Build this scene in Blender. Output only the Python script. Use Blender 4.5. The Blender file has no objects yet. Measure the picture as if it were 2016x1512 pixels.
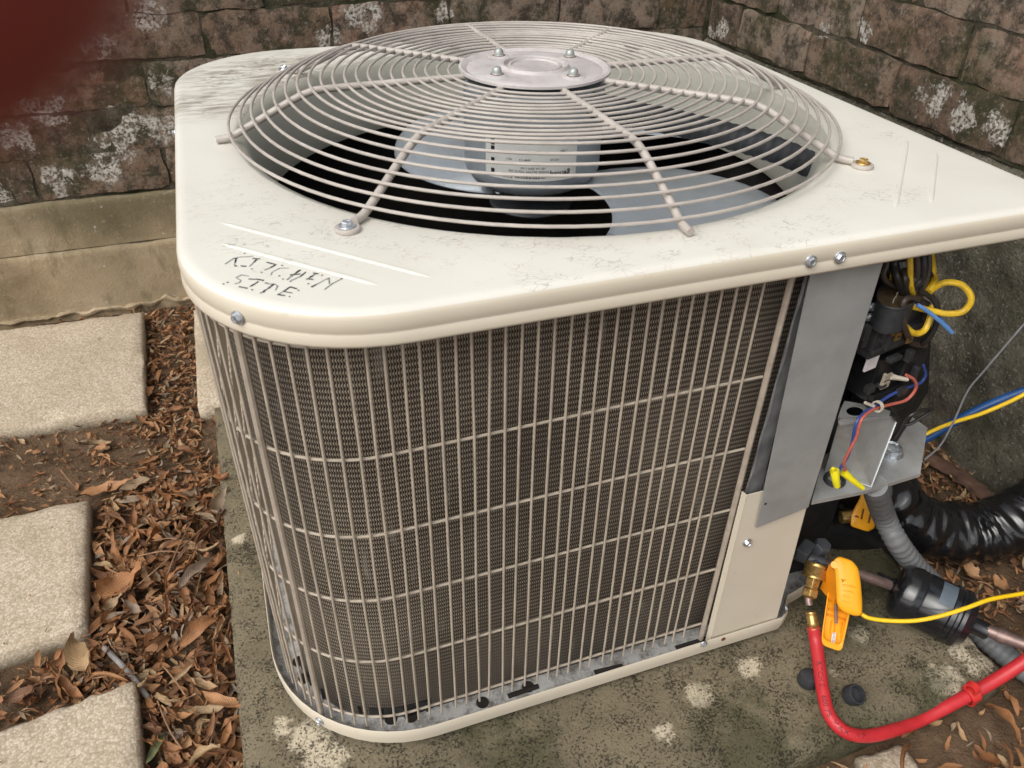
import bpy, bmesh, math, random
from mathutils import Vector, Matrix, noise as mnoise
random.seed(7)
C = bpy.context.scene
col = C.collection
PI = math.pi
# ------------------------------------------------------------------ camera
CAM = Vector((-0.3772, -0.9783, 0.3156)); YAW, PITCH, ROLL, FPX = 0.3478, 0.6239, -0.0189, 1551.6
cy_, sy_, cp_, sp_ = math.cos(YAW), math.sin(YAW), math.cos(PITCH), math.sin(PITCH)
_f = Vector((sy_*cp_, cy_*cp_, -sp_)); _r = Vector((cy_, -sy_, 0)); _d = _f.cross(_r)
cr_, sr_ = math.cos(ROLL), math.sin(ROLL)
AX = cr_*_r + sr_*_d; AD = -sr_*_r + cr_*_d; AF = _f
cam = bpy.data.cameras.new('camera'); cam.sensor_width = 36; cam.lens = FPX/2016*36
cam.clip_start = 0.004; cam.clip_end = 200
co = bpy.data.objects.new('camera', cam); col.objects.link(co)
m3 = Matrix((AX, -AD, -AF)).transposed()
co.matrix_world = Matrix.Translation(CAM) @ m3.to_4x4()
C.camera = co
cam.dof.use_dof = True; cam.dof.focus_distance = 1.12; cam.dof.aperture_fstop = 12
# ------------------------------------------------------------------ world, sun, exposure
w = bpy.data.worlds.new('World'); C.world = w; w.use_nodes = True
nt = w.node_tree; nt.nodes.clear()
sky = nt.nodes.new('ShaderNodeTexSky'); sky.sky_type = 'NISHITA'; sky.sun_disc = False
SUN_EL, SUN_AZ = math.radians(50), math.radians(238)   # azimuth clockwise from +y: light from the left, over the pavers
sky.sun_elevation = SUN_EL; sky.sun_rotation = SUN_AZ; sky.air_density = 1.0; sky.dust_density = 4.0; sky.ozone_density = 1.0
hs = nt.nodes.new('ShaderNodeHueSaturation'); hs.inputs['Saturation'].default_value = 0.22
bg = nt.nodes.new('ShaderNodeBackground'); bg.inputs['Strength'].default_value = 0.13
out = nt.nodes.new('ShaderNodeOutputWorld')
nt.links.new(sky.outputs[0], hs.inputs['Color']); nt.links.new(hs.outputs[0], bg.inputs['Color']); nt.links.new(bg.outputs[0], out.inputs[0])
sl = bpy.data.lights.new('sun', 'SUN'); sl.energy = 0.9; sl.angle = math.radians(55); sl.color = (1.0, 0.95, 0.87)
so = bpy.data.objects.new('sun', sl); col.objects.link(so)
sd = Vector((math.sin(SUN_AZ)*math.cos(SUN_EL), math.cos(SUN_AZ)*math.cos(SUN_EL), math.sin(SUN_EL)))
so.rotation_euler = sd.to_track_quat('Z', 'Y').to_euler()
C.view_settings.view_transform = 'Standard'; C.view_settings.look = 'None'
C.view_settings.exposure = 0.43; C.view_settings.gamma = 1.0; C.view_settings.use_curve_mapping = False

# ------------------------------------------------------------------ helpers
def ray(u, v):
    return ((u-1008)/FPX)*AX + ((v-756)/FPX)*AD + AF
def pz(u, v, z):
    d = ray(u, v); return CAM + d*((z-CAM.z)/d.z)
def py(u, v, y):
    d = ray(u, v); return CAM + d*((y-CAM.y)/d.y)
def pxx(u, v, x):
    d = ray(u, v); return CAM + d*((x-CAM.x)/d.x)
def pd(u, v, dist):
    d = ray(u, v); return CAM + d*dist        # dist = depth along the view axis

def link(name, me, mat=None, parent=None, smooth=False):
    if mat is not None and not me.materials: me.materials.append(mat)
    if smooth:
        me.polygons.foreach_set('use_smooth', [True]*len(me.polygons))
    o = bpy.data.objects.new(name, me); col.objects.link(o)
    if parent is not None: o.parent = parent
    return o
def mesh(name, vs, fs, mat=None, parent=None, smooth=False):
    me = bpy.data.meshes.new(name); me.from_pydata([tuple(v) for v in vs], [], fs); me.update()
    return link(name, me, mat, parent, smooth)
def tag(o, label=None, cat=None, group=None, kind=None):
    if label: o['label'] = label
    if cat: o['category'] = cat
    if group: o['group'] = group
    if kind: o['kind'] = kind
    return o
def empty(name, loc=(0, 0, 0)):
    o = bpy.data.objects.new(name, None); o.empty_display_size = .05; col.objects.link(o); o.location = loc
    return o
def keep(o, parent):
    """parent without moving (parent may sit away from the origin)"""
    o.parent = parent; o.matrix_parent_inverse = Matrix.Translation(-Vector(parent.location)) if parent.parent is None else Matrix()
    return o
class MB:
    def __init__(s): s.v = []; s.f = []; s.m = []
    def add(s, vs, fs, mi=0):
        n = len(s.v); s.v += [Vector(v) for v in vs]; s.f += [tuple(i+n for i in f) for f in fs]; s.m += [mi]*len(fs)
        return s
    def box(s, c, d, rot=None, mi=0):
        vs = []
        for x in (-.5, .5):
            for y in (-.5, .5):
                for z in (-.5, .5):
                    p = Vector((x*d[0], y*d[1], z*d[2]))
                    if rot is not None: p = rot @ p
                    vs.append(p+Vector(c))
        return s.add(vs, [(0,1,3,2),(4,6,7,5),(0,4,5,1),(2,3,7,6),(0,2,6,4),(1,5,7,3)], mi)
    def tube(s, pts, r, seg=8, closed=False, cap=True, mi=0):
        pts = [Vector(p) for p in pts]; n = len(pts)
        rf = r if callable(r) else (lambda i: r)
        T = []
        for i in range(n):
            a = pts[(i-1) % n] if (closed or i > 0) else pts[i]; b = pts[(i+1) % n] if (closed or i < n-1) else pts[i]
            t = (b-a); T.append(t.normalized() if t.length > 1e-9 else Vector((0,0,1)))
        u = T[0].orthogonal().normalized()
        if closed and abs(T[0].z) < .9: u = Vector((0,0,1)).cross(T[0]).normalized()
        vs = []
        for i in range(n):
            u = (u - T[i]*u.dot(T[i])).normalized(); w_ = T[i].cross(u); ri = rf(i)
            for k in range(seg):
                a = 2*PI*k/seg; vs.append(pts[i]+(u*math.cos(a)+w_*math.sin(a))*ri)
        fs = []
        for i in range(n if closed else n-1):
            j = (i+1) % n
            for k in range(seg):
                l = (k+1) % seg; fs.append((i*seg+k, i*seg+l, j*seg+l, j*seg+k))
        if cap and not closed:
            fs.append(tuple(range(seg-1, -1, -1))); fs.append(tuple((n-1)*seg+k for k in range(seg)))
        return s.add(vs, fs, mi)
    def lathe(s, prof, o=(0,0,0), ax=(0,0,1), seg=24, mi=0, caps=True, ang0=0):
        ax = Vector(ax).normalized(); u = ax.orthogonal().normalized(); w_ = ax.cross(u); o = Vector(o); vs = []
        for (r, h) in prof:
            for k in range(seg):
                a = 2*PI*k/seg+ang0; vs.append(o+ax*h+(u*math.cos(a)+w_*math.sin(a))*max(r, 1e-5))
        fs = []
        for i in range(len(prof)-1):
            for k in range(seg):
                l = (k+1) % seg; fs.append((i*seg+k, i*seg+l, (i+1)*seg+l, (i+1)*seg+k))
        if caps:
            fs.append(tuple(range(seg-1, -1, -1))); fs.append(tuple((len(prof)-1)*seg+k for k in range(seg)))
        return s.add(vs, fs, mi)
    def quad(s, pts, t=0.001, mi=0):
        """a polygon plate with thickness t (pushed along minus its normal)"""
        P = [Vector(p) for p in pts]; nrm = Vector((0,0,0))
        for i in range(len(P)): nrm += (P[i]-P[0]).cross(P[(i+1) % len(P)]-P[0])
        nrm.normalize(); n = len(P)
        fs = [tuple(range(n)), tuple(range(2*n-1, n-1, -1))]+[(i, n+i, n+(i+1) % n, (i+1) % n) for i in range(n)]
        return s.add(P+[p-nrm*t for p in P], fs, mi)
    def build(s, name, mats, parent=None, smooth=False, bevel=0):
        me = bpy.data.meshes.new(name); me.from_pydata([tuple(v) for v in s.v], [], s.f)
        if not isinstance(mats, (list, tuple)): mats = [mats]
        for m_ in mats: me.materials.append(m_)
        me.polygons.foreach_set('material_index', s.m)
        if bevel or True:
            bm = bmesh.new(); bm.from_mesh(me); bmesh.ops.recalc_face_normals(bm, faces=bm.faces)
            if bevel:
                ed = [e for e in bm.edges if len(e.link_faces) == 2 and e.calc_face_angle(0) > .6]
                bmesh.ops.bevel(bm, geom=ed, offset=bevel, segments=2, affect='EDGES', profile=.6)
            bm.to_mesh(me); bm.free()
        me.update()
        if smooth:
            me.polygons.foreach_set('use_smooth', [True]*len(me.polygons))
            try: me.set_sharp_from_angle(angle=math.radians(38))
            except Exception: pass
        o = bpy.data.objects.new(name, me); col.objects.link(o)
        if parent is not None: o.parent = parent
        return o
def cr(pts, n=8, closed=False):
    """Catmull-Rom through the points"""
    P = [Vector(p) for p in pts]; N = len(P); outp = []
    rng = range(N) if closed else range(N-1)
    for i in rng:
        p0 = P[i-1] if (closed or i > 0) else P[0]*2-P[1]; p1 = P[i]; p2 = P[(i+1) % N]
        p3 = P[(i+2) % N] if (closed or i < N-2) else P[-1]*2-P[-2]
        for k in range(n):
            t = k/n
            outp.append(.5*((2*p1)+(p2-p0)*t+(2*p0-5*p1+4*p2-p3)*t*t+(3*p1-p0-3*p2+p3)*t**3))
    if not closed: outp.append(P[-1])
    return outp
def rr(h, r, nc=14, ns=10, c=(0, 0)):
    """rounded square outline, counter-clockwise from the right side; r = one radius or four (back right, back left, front left, front right)"""
    R_ = [max(.001, q) for q in (r if isinstance(r, (list, tuple)) else (r,)*4)]; pts = []
    S_ = [(1, 1), (-1, 1), (-1, -1), (1, -1)]
    for k in range(4):
        q = R_[k]; cx, cy = S_[k][0]*(h-q), S_[k][1]*(h-q); a0 = PI/2*k
        for i in range(nc+1):
            a = a0+PI/2*i/nc; pts.append((cx+q*math.cos(a), cy+q*math.sin(a)))
        k2 = (k+1) % 4; q2 = R_[k2]; a = a0+PI/2; nx, ny = S_[k2][0]*(h-q2)+q2*math.cos(a), S_[k2][1]*(h-q2)+q2*math.sin(a); x0, y0 = pts[-1]
        for i in range(1, ns):
            t = i/ns; pts.append((x0+(nx-x0)*t, y0+(ny-y0)*t))
    return [(x+c[0], y+c[1]) for x, y in pts]
BC = (-.013, .012)   # the body sits a little off the cover's centre
def rrpath(h, r, step):
    P = rr(h, r, 24, 40, BC); P.append(P[0]); L = [0]
    for i in range(1, len(P)): L.append(L[-1]+math.dist(P[i-1], P[i]))
    def at(s):
        s %= L[-1]
        lo, hi = 0, len(L)-1
        while hi-lo > 1:
            m = (lo+hi)//2
            if L[m] <= s: lo = m
            else: hi = m
        t = (s-L[lo])/(L[hi]-L[lo]); return (P[lo][0]+(P[hi][0]-P[lo][0])*t, P[lo][1]+(P[hi][1]-P[lo][1])*t)
    return at, L[-1]
def nz(p, s=1.0): return mnoise.noise(Vector(p)*s)

# ------------------------------------------------------------------ materials
class NT:
    def __init__(s, name):
        s.m = bpy.data.materials.new(name); s.m.use_nodes = True; s.t = s.m.node_tree; s.t.nodes.clear()
        s.out = s.t.nodes.new('ShaderNodeOutputMaterial'); s.b = s.t.nodes.new('ShaderNodeBsdfPrincipled')
        s.t.links.new(s.b.outputs[0], s.out.inputs[0]); s.geo = s.t.nodes.new('ShaderNodeNewGeometry'); s.pos = s.geo.outputs['Position']
    def n(s, t, **k):
        x = s.t.nodes.new(t)
        for a, b in k.items(): setattr(x, a, b)
        return x
    def L(s, a, b):
        if hasattr(a, 'is_output'): s.t.links.new(a, b)
        else:
            if isinstance(a, (tuple, list)) and len(a) == 3 and b.type == 'RGBA': a = (*a, 1)
            b.default_value = a
    def math(s, op, a, b=0.0, c=None, clamp=False):
        x = s.n('ShaderNodeMath', operation=op); x.use_clamp = clamp; s.L(a, x.inputs[0]); s.L(b, x.inputs[1])
        if c is not None: s.L(c, x.inputs[2])
        return x.outputs[0]
    def mapping(s, scale=(1,1,1), rot=(0,0,0), vec=None):
        x = s.n('ShaderNodeMapping'); s.L(vec if vec is not None else s.pos, x.inputs[0]); x.inputs['Scale'].default_value = scale; x.inputs['Rotation'].default_value = rot
        return x.outputs[0]
    def noise(s, scale, detail=4, rough=.55, vec=None, dist=0):
        x = s.n('ShaderNodeTexNoise'); s.L(vec if vec is not None else s.pos, x.inputs['Vector'])
        x.inputs['Scale'].default_value = scale; x.inputs['Detail'].default_value = detail; x.inputs['Roughness'].default_value = rough; x.inputs['Distortion'].default_value = dist
        return x.outputs['Fac']
    def vor(s, scale, vec=None, out='Distance', feature='F1'):
        x = s.n('ShaderNodeTexVoronoi', feature=feature); s.L(vec if vec is not None else s.pos, x.inputs['Vector']); x.inputs['Scale'].default_value = scale
        return x.outputs[out]
    def ramp(s, fac, stops):
        x = s.n('ShaderNodeValToRGB'); s.L(fac, x.inputs[0]); e = x.color_ramp.elements
        while len(e) < len(stops): e.new(.5)
        for i, (p, c) in enumerate(stops):
            e[i].position = p; e[i].color = (*c, 1) if isinstance(c, (tuple, list)) else (c, c, c, 1)
        return x.outputs[0]
    def mix(s, fac, a, b, mode='MIX'):
        x = s.n('ShaderNodeMix', data_type='RGBA', blend_type=mode); s.L(fac, x.inputs[0]); s.L(a, x.inputs[6]); s.L(b, x.inputs[7])
        return x.outputs[2]
    def step(s, v, a, b):
        x = s.n('ShaderNodeMapRange'); x.clamp = True; s.L(v, x.inputs[0]); x.inputs[1].default_value = a; x.inputs[2].default_value = b
        return x.outputs[0]
    def blobs(s, pts):
        """1 inside soft round regions of the place: list of (centre, radius)"""
        acc = None
        for (c, r) in pts:
            d = s.n('ShaderNodeVectorMath', operation='DISTANCE'); s.L(s.pos, d.inputs[0]); d.inputs[1].default_value = tuple(c)
            v = s.step(d.outputs['Value'], r, r*.35)
            acc = v if acc is None else s.math('MAXIMUM', acc, v)
        return acc
    def orand(s):
        return s.n('ShaderNodeObjectInfo').outputs['Random']
    def bump(s, h, strength=.5, dist=.002):
        x = s.n('ShaderNodeBump'); s.L(h, x.inputs['Height']); x.inputs['Strength'].default_value = strength; x.inputs['Distance'].default_value = dist
        s.t.links.new(x.outputs[0], s.b.inputs['Normal']); return x
    def set(s, col=None, rough=None, metal=None, spec=None, sss=None, coat=None):
        for v, k in ((col, 'Base Color'), (rough, 'Roughness'), (metal, 'Metallic'), (spec, 'Specular IOR Level'), (coat, 'Coat Weight')):
            if v is not None: s.L(v, s.b.inputs[k])
        return s.m
def simple(name, c, rough=.5, metal=0, var=.12, vs=30, bump=0, bs=200, dirt=None, spec=.5, coat=None):
    n = NT(name); f = n.noise(vs, 4)
    lo = tuple(x*(1-var) for x in c); hi = tuple(min(1, x*(1+var)) for x in c)
    cc = n.ramp(f, [(.3, lo), (.7, hi)])
    if dirt: cc = n.mix(n.math('MULTIPLY', n.step(n.noise(vs*1.7, 6, .65), .5, .72), dirt[1]), cc, dirt[0])
    rv = n.step(n.noise(vs*2, 3), .2, .8); rr_ = n.math('MULTIPLY_ADD', rv, .16, rough-.08)
    if bump: n.bump(n.noise(bs, 4), bump, .001)
    return n.set(cc, rr_, metal, spec, coat=coat)

def m_paint(top):
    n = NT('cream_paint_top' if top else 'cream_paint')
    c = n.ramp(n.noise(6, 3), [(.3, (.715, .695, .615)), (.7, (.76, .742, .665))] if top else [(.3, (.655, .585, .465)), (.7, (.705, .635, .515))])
    if top:
        # soot and lichen smudges
        st = n.mapping((1, 1, 1), (0, 0, .35)); sv = n.mapping((26, 90, 40), (0, 0, -.25))
        fine = n.noise(1.0, 7, .7, vec=sv, dist=.6)
        zone = n.blobs([(pz(470, 150, 0), .12), (pz(420, 200, 0), .1), (pz(560, 125, 0), .10), (pz(620, 150, 0), .07)])
        k = n.math('MULTIPLY', n.step(n.math('ADD', fine, n.math('MULTIPLY', n.noise(14, 3), .35)), .58, .78), zone)
        c = n.mix(n.math('MULTIPLY', k, .8), c, (.22, .19, .14))
        zone2 = n.blobs([(pz(560, 390, 0), .13), (pz(500, 480, 0), .07), (pz(660, 430, 0), .08), (pz(600, 470, 0), .1), (pz(1100, 510, 0), .10), (pz(1500, 455, 0), .12), (pz(1330, 480, 0), .07), (pz(1690, 380, 0), .06), (pz(1770, 380, 0), .05), (pz(850, 470, 0), .08), (pz(1730, 260, 0), .05)])
        scr = n.math('ABSOLUTE', n.math('SUBTRACT', n.noise(1.0, 3, .6, vec=n.mapping((60, 110, 60), (0, 0, .5)), dist=.5), .5))
        line = n.step(scr, .022, .006)
        k2 = (k+1) % 4; q2 = R_[k2]; a = a0+PI/2; nx, ny = S_[k2][0]*(h-q2)+q2*math.cos(a), S_[k2][1]*(h-q2)+q2*math.sin(a); x0, y0 = pts[-1]
        for i in range(1, ns):
            t = i/ns; pts.append((x0+(nx-x0)*t, y0+(ny-y0)*t))
    return [(x+c[0], y+c[1]) for x, y in pts]
BC = (-.013, .012)   # the body sits a little off the cover's centre
def rrpath(h, r, step):
    P = rr(h, r, 24, 40, BC); P.append(P[0]); L = [0]
    for i in range(1, len(P)): L.append(L[-1]+math.dist(P[i-1], P[i]))
    def at(s):
        s %= L[-1]
        lo, hi = 0, len(L)-1
        while hi-lo > 1:
            m = (lo+hi)//2
            if L[m] <= s: lo = m
            else: hi = m
        t = (s-L[lo])/(L[hi]-L[lo]); return (P[lo][0]+(P[hi][0]-P[lo][0])*t, P[lo][1]+(P[hi][1]-P[lo][1])*t)
    return at, L[-1]
def nz(p, s=1.0): return mnoise.noise(Vector(p)*s)

# ------------------------------------------------------------------ materials
class NT:
    def __init__(s, name):
        s.m = bpy.data.materials.new(name); s.m.use_nodes = True; s.t = s.m.node_tree; s.t.nodes.clear()
        s.out = s.t.nodes.new('ShaderNodeOutputMaterial'); s.b = s.t.nodes.new('ShaderNodeBsdfPrincipled')
        s.t.links.new(s.b.outputs[0], s.out.inputs[0]); s.geo = s.t.nodes.new('ShaderNodeNewGeometry'); s.pos = s.geo.outputs['Position']
    def n(s, t, **k):
        x = s.t.nodes.new(t)
        for a, b in k.items(): setattr(x, a, b)
        return x
    def L(s, a, b):
        if hasattr(a, 'is_output'): s.t.links.new(a, b)
        else:
            if isinstance(a, (tuple, list)) and len(a) == 3 and b.type == 'RGBA': a = (*a, 1)
            b.default_value = a
    def math(s, op, a, b=0.0, c=None, clamp=False):
        x = s.n('ShaderNodeMath', operation=op); x.use_clamp = clamp; s.L(a, x.inputs[0]); s.L(b, x.inputs[1])
        if c is not None: s.L(c, x.inputs[2])
        return x.outputs[0]
    def mapping(s, scale=(1,1,1), rot=(0,0,0), vec=None):
        x = s.n('ShaderNodeMapping'); s.L(vec if vec is not None else s.pos, x.inputs[0]); x.inputs['Scale'].default_value = scale; x.inputs['Rotation'].default_value = rot
        return x.outputs[0]
    def noise(s, scale, detail=4, rough=.55, vec=None, dist=0):
        x = s.n('ShaderNodeTexNoise'); s.L(vec if vec is not None else s.pos, x.inputs['Vector'])
        x.inputs['Scale'].default_value = scale; x.inputs['Detail'].default_value = detail; x.inputs['Roughness'].default_value = rough; x.inputs['Distortion'].default_value = dist
        return x.outputs['Fac']
    def vor(s, scale, vec=None, out='Distance', feature='F1'):
        x = s.n('ShaderNodeTexVoronoi', feature=feature); s.L(vec if vec is not None else s.pos, x.inputs['Vector']); x.inputs['Scale'].default_value = scale
        return x.outputs[out]
    def ramp(s, fac, stops):
        x = s.n('ShaderNodeValToRGB'); s.L(fac, x.inputs[0]); e = x.color_ramp.elements
        while len(e) < len(stops): e.new(.5)
        for i, (p, c) in enumerate(stops):
            e[i].position = p; e[i].color = (*c, 1) if isinstance(c, (tuple, list)) else (c, c, c, 1)
        return x.outputs[0]
    def mix(s, fac, a, b, mode='MIX'):
        x = s.n('ShaderNodeMix', data_type='RGBA', blend_type=mode); s.L(fac, x.inputs[0]); s.L(a, x.inputs[6]); s.L(b, x.inputs[7])
        return x.outputs[2]
    def step(s, v, a, b):
        x = s.n('ShaderNodeMapRange'); x.clamp = True; s.L(v, x.inputs[0]); x.inputs[1].default_value = a; x.inputs[2].default_value = b
        return x.outputs[0]
    def blobs(s, pts):
        """1 inside soft round regions of the place: list of (centre, radius)"""
        acc = None
        for (c, r) in pts:
            d = s.n('ShaderNodeVectorMath', operation='DISTANCE'); s.L(s.pos, d.inputs[0]); d.inputs[1].default_value = tuple(c)
            v = s.step(d.outputs['Value'], r, r*.35)
            acc = v if acc is None else s.math('MAXIMUM', acc, v)
        return acc
    def orand(s):
        return s.n('ShaderNodeObjectInfo').outputs['Random']
    def bump(s, h, strength=.5, dist=.002):
        x = s.n('ShaderNodeBump'); s.L(h, x.inputs['Height']); x.inputs['Strength'].default_value = strength; x.inputs['Distance'].default_value = dist
        s.t.links.new(x.outputs[0], s.b.inputs['Normal']); return x
    def set(s, col=None, rough=None, metal=None, spec=None, sss=None, coat=None):
        for v, k in ((col, 'Base Color'), (rough, 'Roughness'), (metal, 'Metallic'), (spec, 'Specular IOR Level'), (coat, 'Coat Weight')):
            if v is not None: s.L(v, s.b.inputs[k])
        return s.m
def simple(name, c, rough=.5, metal=0, var=.12, vs=30, bump=0, bs=200, dirt=None, spec=.5, coat=None):
    n = NT(name); f = n.noise(vs, 4)
    lo = tuple(x*(1-var) for x in c); hi = tuple(min(1, x*(1+var)) for x in c)
    cc = n.ramp(f, [(.3, lo), (.7, hi)])
    if dirt: cc = n.mix(n.math('MULTIPLY', n.step(n.noise(vs*1.7, 6, .65), .5, .72), dirt[1]), cc, dirt[0])
    rv = n.step(n.noise(vs*2, 3), .2, .8); rr_ = n.math('MULTIPLY_ADD', rv, .16, rough-.08)
    if bump: n.bump(n.noise(bs, 4), bump, .001)
    return n.set(cc, rr_, metal, spec, coat=coat)

def m_paint(top):
    n = NT('cream_paint_top' if top else 'cream_paint')
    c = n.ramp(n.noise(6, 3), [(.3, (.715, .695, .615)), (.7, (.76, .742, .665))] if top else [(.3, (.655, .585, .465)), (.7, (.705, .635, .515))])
    if top:
        # soot and lichen smudges
        st = n.mapping((1, 1, 1), (0, 0, .35)); sv = n.mapping((26, 90, 40), (0, 0, -.25))
        fine = n.noise(1.0, 7, .7, vec=sv, dist=.6)
        zone = n.blobs([(pz(470, 150, 0), .12), (pz(420, 200, 0), .1), (pz(560, 125, 0), .10), (pz(620, 150, 0), .07)])
        k = n.math('MULTIPLY', n.step(n.math('ADD', fine, n.math('MULTIPLY', n.noise(14, 3), .35)), .58, .78), zone)
        c = n.mix(n.math('MULTIPLY', k, .8), c, (.22, .19, .14))
        zone2 = n.blobs([(pz(560, 390, 0), .13), (pz(500, 480, 0), .07), (pz(660, 430, 0), .08), (pz(600, 470, 0), .1), (pz(1100, 510, 0), .10), (pz(1500, 455, 0), .12), (pz(1330, 480, 0), .07), (pz(1690, 380, 0), .06), (pz(1770, 380, 0), .05), (pz(850, 470, 0), .08), (pz(1730, 260, 0), .05)])
        scr = n.vor(120, vec=n.mapping((.8, 1.9, 1), (0, 0, .5), vec=n.mixvec(n.noise(60, 3), .02) if hasattr(n, 'mixvec') else None), feature='DISTANCE_TO_EDGE')
        line = n.step(scr, .05, .012)
        k2 = n.math('MULTIPLY', n.math('MULTIPLY', line, n.step(n.noise(34, 5, .65), .48, .58)), zone2)
        c = n.mix(n.math('MULTIPLY', k2, .6), c, n.ramp(n.noise(18, 1), [(.45, (.22, .2, .17)), (.6, (.45, .25, .22))]))
        k3 = n.step(n.noise(160, 3, .6), .70, .78); c = n.mix(n.math('MULTIPLY', k3, .35), c, (.35, .31, .25))
        c = n.mix(n.math('MULTIPLY', n.step(n.noise(9, 5), .52, .8), .16), c, (.5, .46, .38))
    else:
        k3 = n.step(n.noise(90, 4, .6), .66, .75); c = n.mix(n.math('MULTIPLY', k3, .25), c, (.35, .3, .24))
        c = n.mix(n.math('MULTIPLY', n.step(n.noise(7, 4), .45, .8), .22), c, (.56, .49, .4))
    n.bump(n.noise(9, 2), .10, .006)
    return n.set(c, n.math('MULTIPLY_ADD', n.noise(20, 3), .2, .30), 0, .45)
M = {}
M['paint_top'] = m_paint(True); M['paint'] = m_paint(False)
M['wire'] = simple('beige_vinyl_wire', (.46, .395, .315), .42, var=.12, vs=40, dirt=((.22, .17, .13), .35))
M['rod'] = simple('beige_vinyl_rod', (.42, .355, .285), .45, var=.14, vs=40, dirt=((.2, .15, .12), .4))
M['guard'] = simple('mauve_beige_wire', (.47, .425, .38), .40, var=.12, vs=30, dirt=((.3, .25, .22), .35))
M['hub'] = simple('hub_plate_paint', (.53, .495, .48), .45, var=.14, vs=22, dirt=((.33, .26, .23), .5), bump=.12, bs=60)
M['zinc'] = simple('zinc_screw', (.62, .65, .68), .30, .85, var=.2, vs=200)
M['brasszinc'] = simple('yellow_zinc_screw', (.62, .42, .16), .35, .8, var=.3, vs=200)
M['acorn'] = simple('weathered_nut', (.42, .44, .42), .45, .5, var=.2, vs=200)
M['rust'] = simple('rust', (.16, .06, .03), .85, 0, var=.4, vs=120, bump=.3)
M['galv'] = simple('galvanised_sheet', (.40, .41, .405), .45, .35, var=.13, vs=14, dirt=((.52, .52, .50), .45), bump=.1, bs=40)
M['galv_light'] = simple('light_galvanised_sheet', (.52, .53, .52), .40, .5, var=.14, vs=22, dirt=((.3, .25, .2), .4))
M['dark_strip'] = simple('dark_grey_strip', (.20, .20, .20), .5, .3, var=.35, vs=40, dirt=((.2, .2, .2), .5))
M['venturi'] = simple('venturi_paint', (.50, .49, .42), .42, var=.06, vs=10)
M['blade'] = simple('blade_blue_grey', (.38, .42, .46), .32, .25, var=.1, vs=10, dirt=((.25, .28, .3), .4))
M['motor'] = simple('motor_grey_paint', (.34, .38, .42), .38, .1, var=.1, vs=30, dirt=((.2, .2, .2), .3))
M['black_plastic'] = simple('black_plastic', (.012, .012, .013), .35, var=.3, vs=60)
M['black_rubber'] = simple('black_rubber', (.03, .032, .036), .6, var=.3, vs=90, bump=.2, bs=300)
M['black_gloss'] = simple('glossy_black_enamel', (.010, .011, .014), .20, var=.3, vs=20, spec=.7, bump=.015, bs=60, dirt=((.05, .045, .035), .25))
M['grey_tape'] = simple('blue_grey_label_tape', (.11, .14, .17), .5, var=.15, vs=60)
M['plastic_bag'] = simple('shiny_black_wrap', (.008, .008, .009), .16, var=.4, vs=40, spec=.8, bump=.25, bs=40)
M['conduit'] = simple('grey_conduit', (.17, .175, .18), .5, var=.1, vs=40, dirt=((.12, .1, .08), .4))
M['brass'] = simple('brass', (.52, .34, .12), .30, .85, var=.25, vs=90, dirt=((.25, .14, .05), .5))
M['copper'] = simple('dull_copper', (.26, .18, .16), .42, .6, var=.3, vs=60, dirt=((.12, .1, .1), .6))
M['orange'] = simple('orange_plastic', (.90, .40, .015), .34, var=.06, vs=30, spec=.45)
M['orange_dark'] = simple('orange_plastic_inside', (.80, .27, .008), .4, var=.08, vs=30)
M['red_hose'] = simple('red_rubber_hose', (.52, .028, .035), .38, var=.1, vs=60, spec=.45, bump=.08, bs=300)
M['red_plastic'] = simple('red_plastic_tie', (.62, .035, .03), .4, var=.08, vs=60)
M['yellow_cable'] = simple('yellow_cable', (.88, .56, .012), .38, var=.06, vs=60)
M['yellow_wire'] = simple('yellow_wire', (.72, .46, .025), .42, var=.2, vs=60, dirt=((.25, .15, .03), .4))
M['yellow_nut'] = simple('bright_yellow_crimp', (.85, .74, .02), .35, var=.08, vs=60)
M['blue_cable'] = simple('blue_cable', (.008, .07, .24), .4, var=.2, vs=40)
M['blue_wire'] = simple('blue_wire', (.035, .07, .26), .42, var=.15, vs=60)
M['sky_wire'] = simple('light_blue_wire', (.12, .28, .62), .42, var=.15, vs=60)
M['red_wire'] = simple('salmon_red_wire', (.48, .12, .09), .42, var=.15, vs=60)
M['black_wire'] = simple('black_wire', (.022, .021, .02), .42, var=.3, vs=60)
M['brown_wire'] = simple('brown_wire', (.05, .035, .028), .5, var=.3, vs=60)
M['grey_wire'] = simple('thin_grey_wire', (.2, .2, .21), .45, var=.15, vs=60)
M['white_plastic'] = simple('off_white_plastic', (.6, .55, .44), .45, var=.1, vs=60)
M['terminal'] = simple('tinned_terminal', (.62, .56, .45), .4, .5, var=.15, vs=120)
M['brass_dark'] = simple('tarnished_brass', (.35, .2, .06), .4, .7, var=.3, vs=120)
M['rustcan'] = simple('capacitor_top', (.13, .085, .045), .6, .3, var=.35, vs=60)
M['contactor'] = simple('dark_contactor_body', (.028, .028, .030), .45, var=.35, vs=50, dirt=((.10, .09, .08), .4))
M['paper'] = simple('white_label_paper', (.72, .72, .69), .5, var=.05, vs=60)
M['ink'] = simple('black_marker_ink', (.02, .02, .03), .6, var=.3, vs=120)
M['ink_faint'] = simple('faded_marker_ink', (.20, .20, .21), .6, var=.3, vs=120)
M['inkred'] = simple('hose_print_ink', (.10, .012, .012), .6, var=.2, vs=120)
M['casting'] = simple('blue_grey_casting', (.065, .07, .078), .5, .2, var=.25, vs=40)
M['hole'] = simple('drain_hole_dark', (.02, .015, .012), .9, var=.3, vs=120)
M['twig'] = simple('dry_twig', (.30, .17, .09), .7, var=.3, vs=80)
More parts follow.
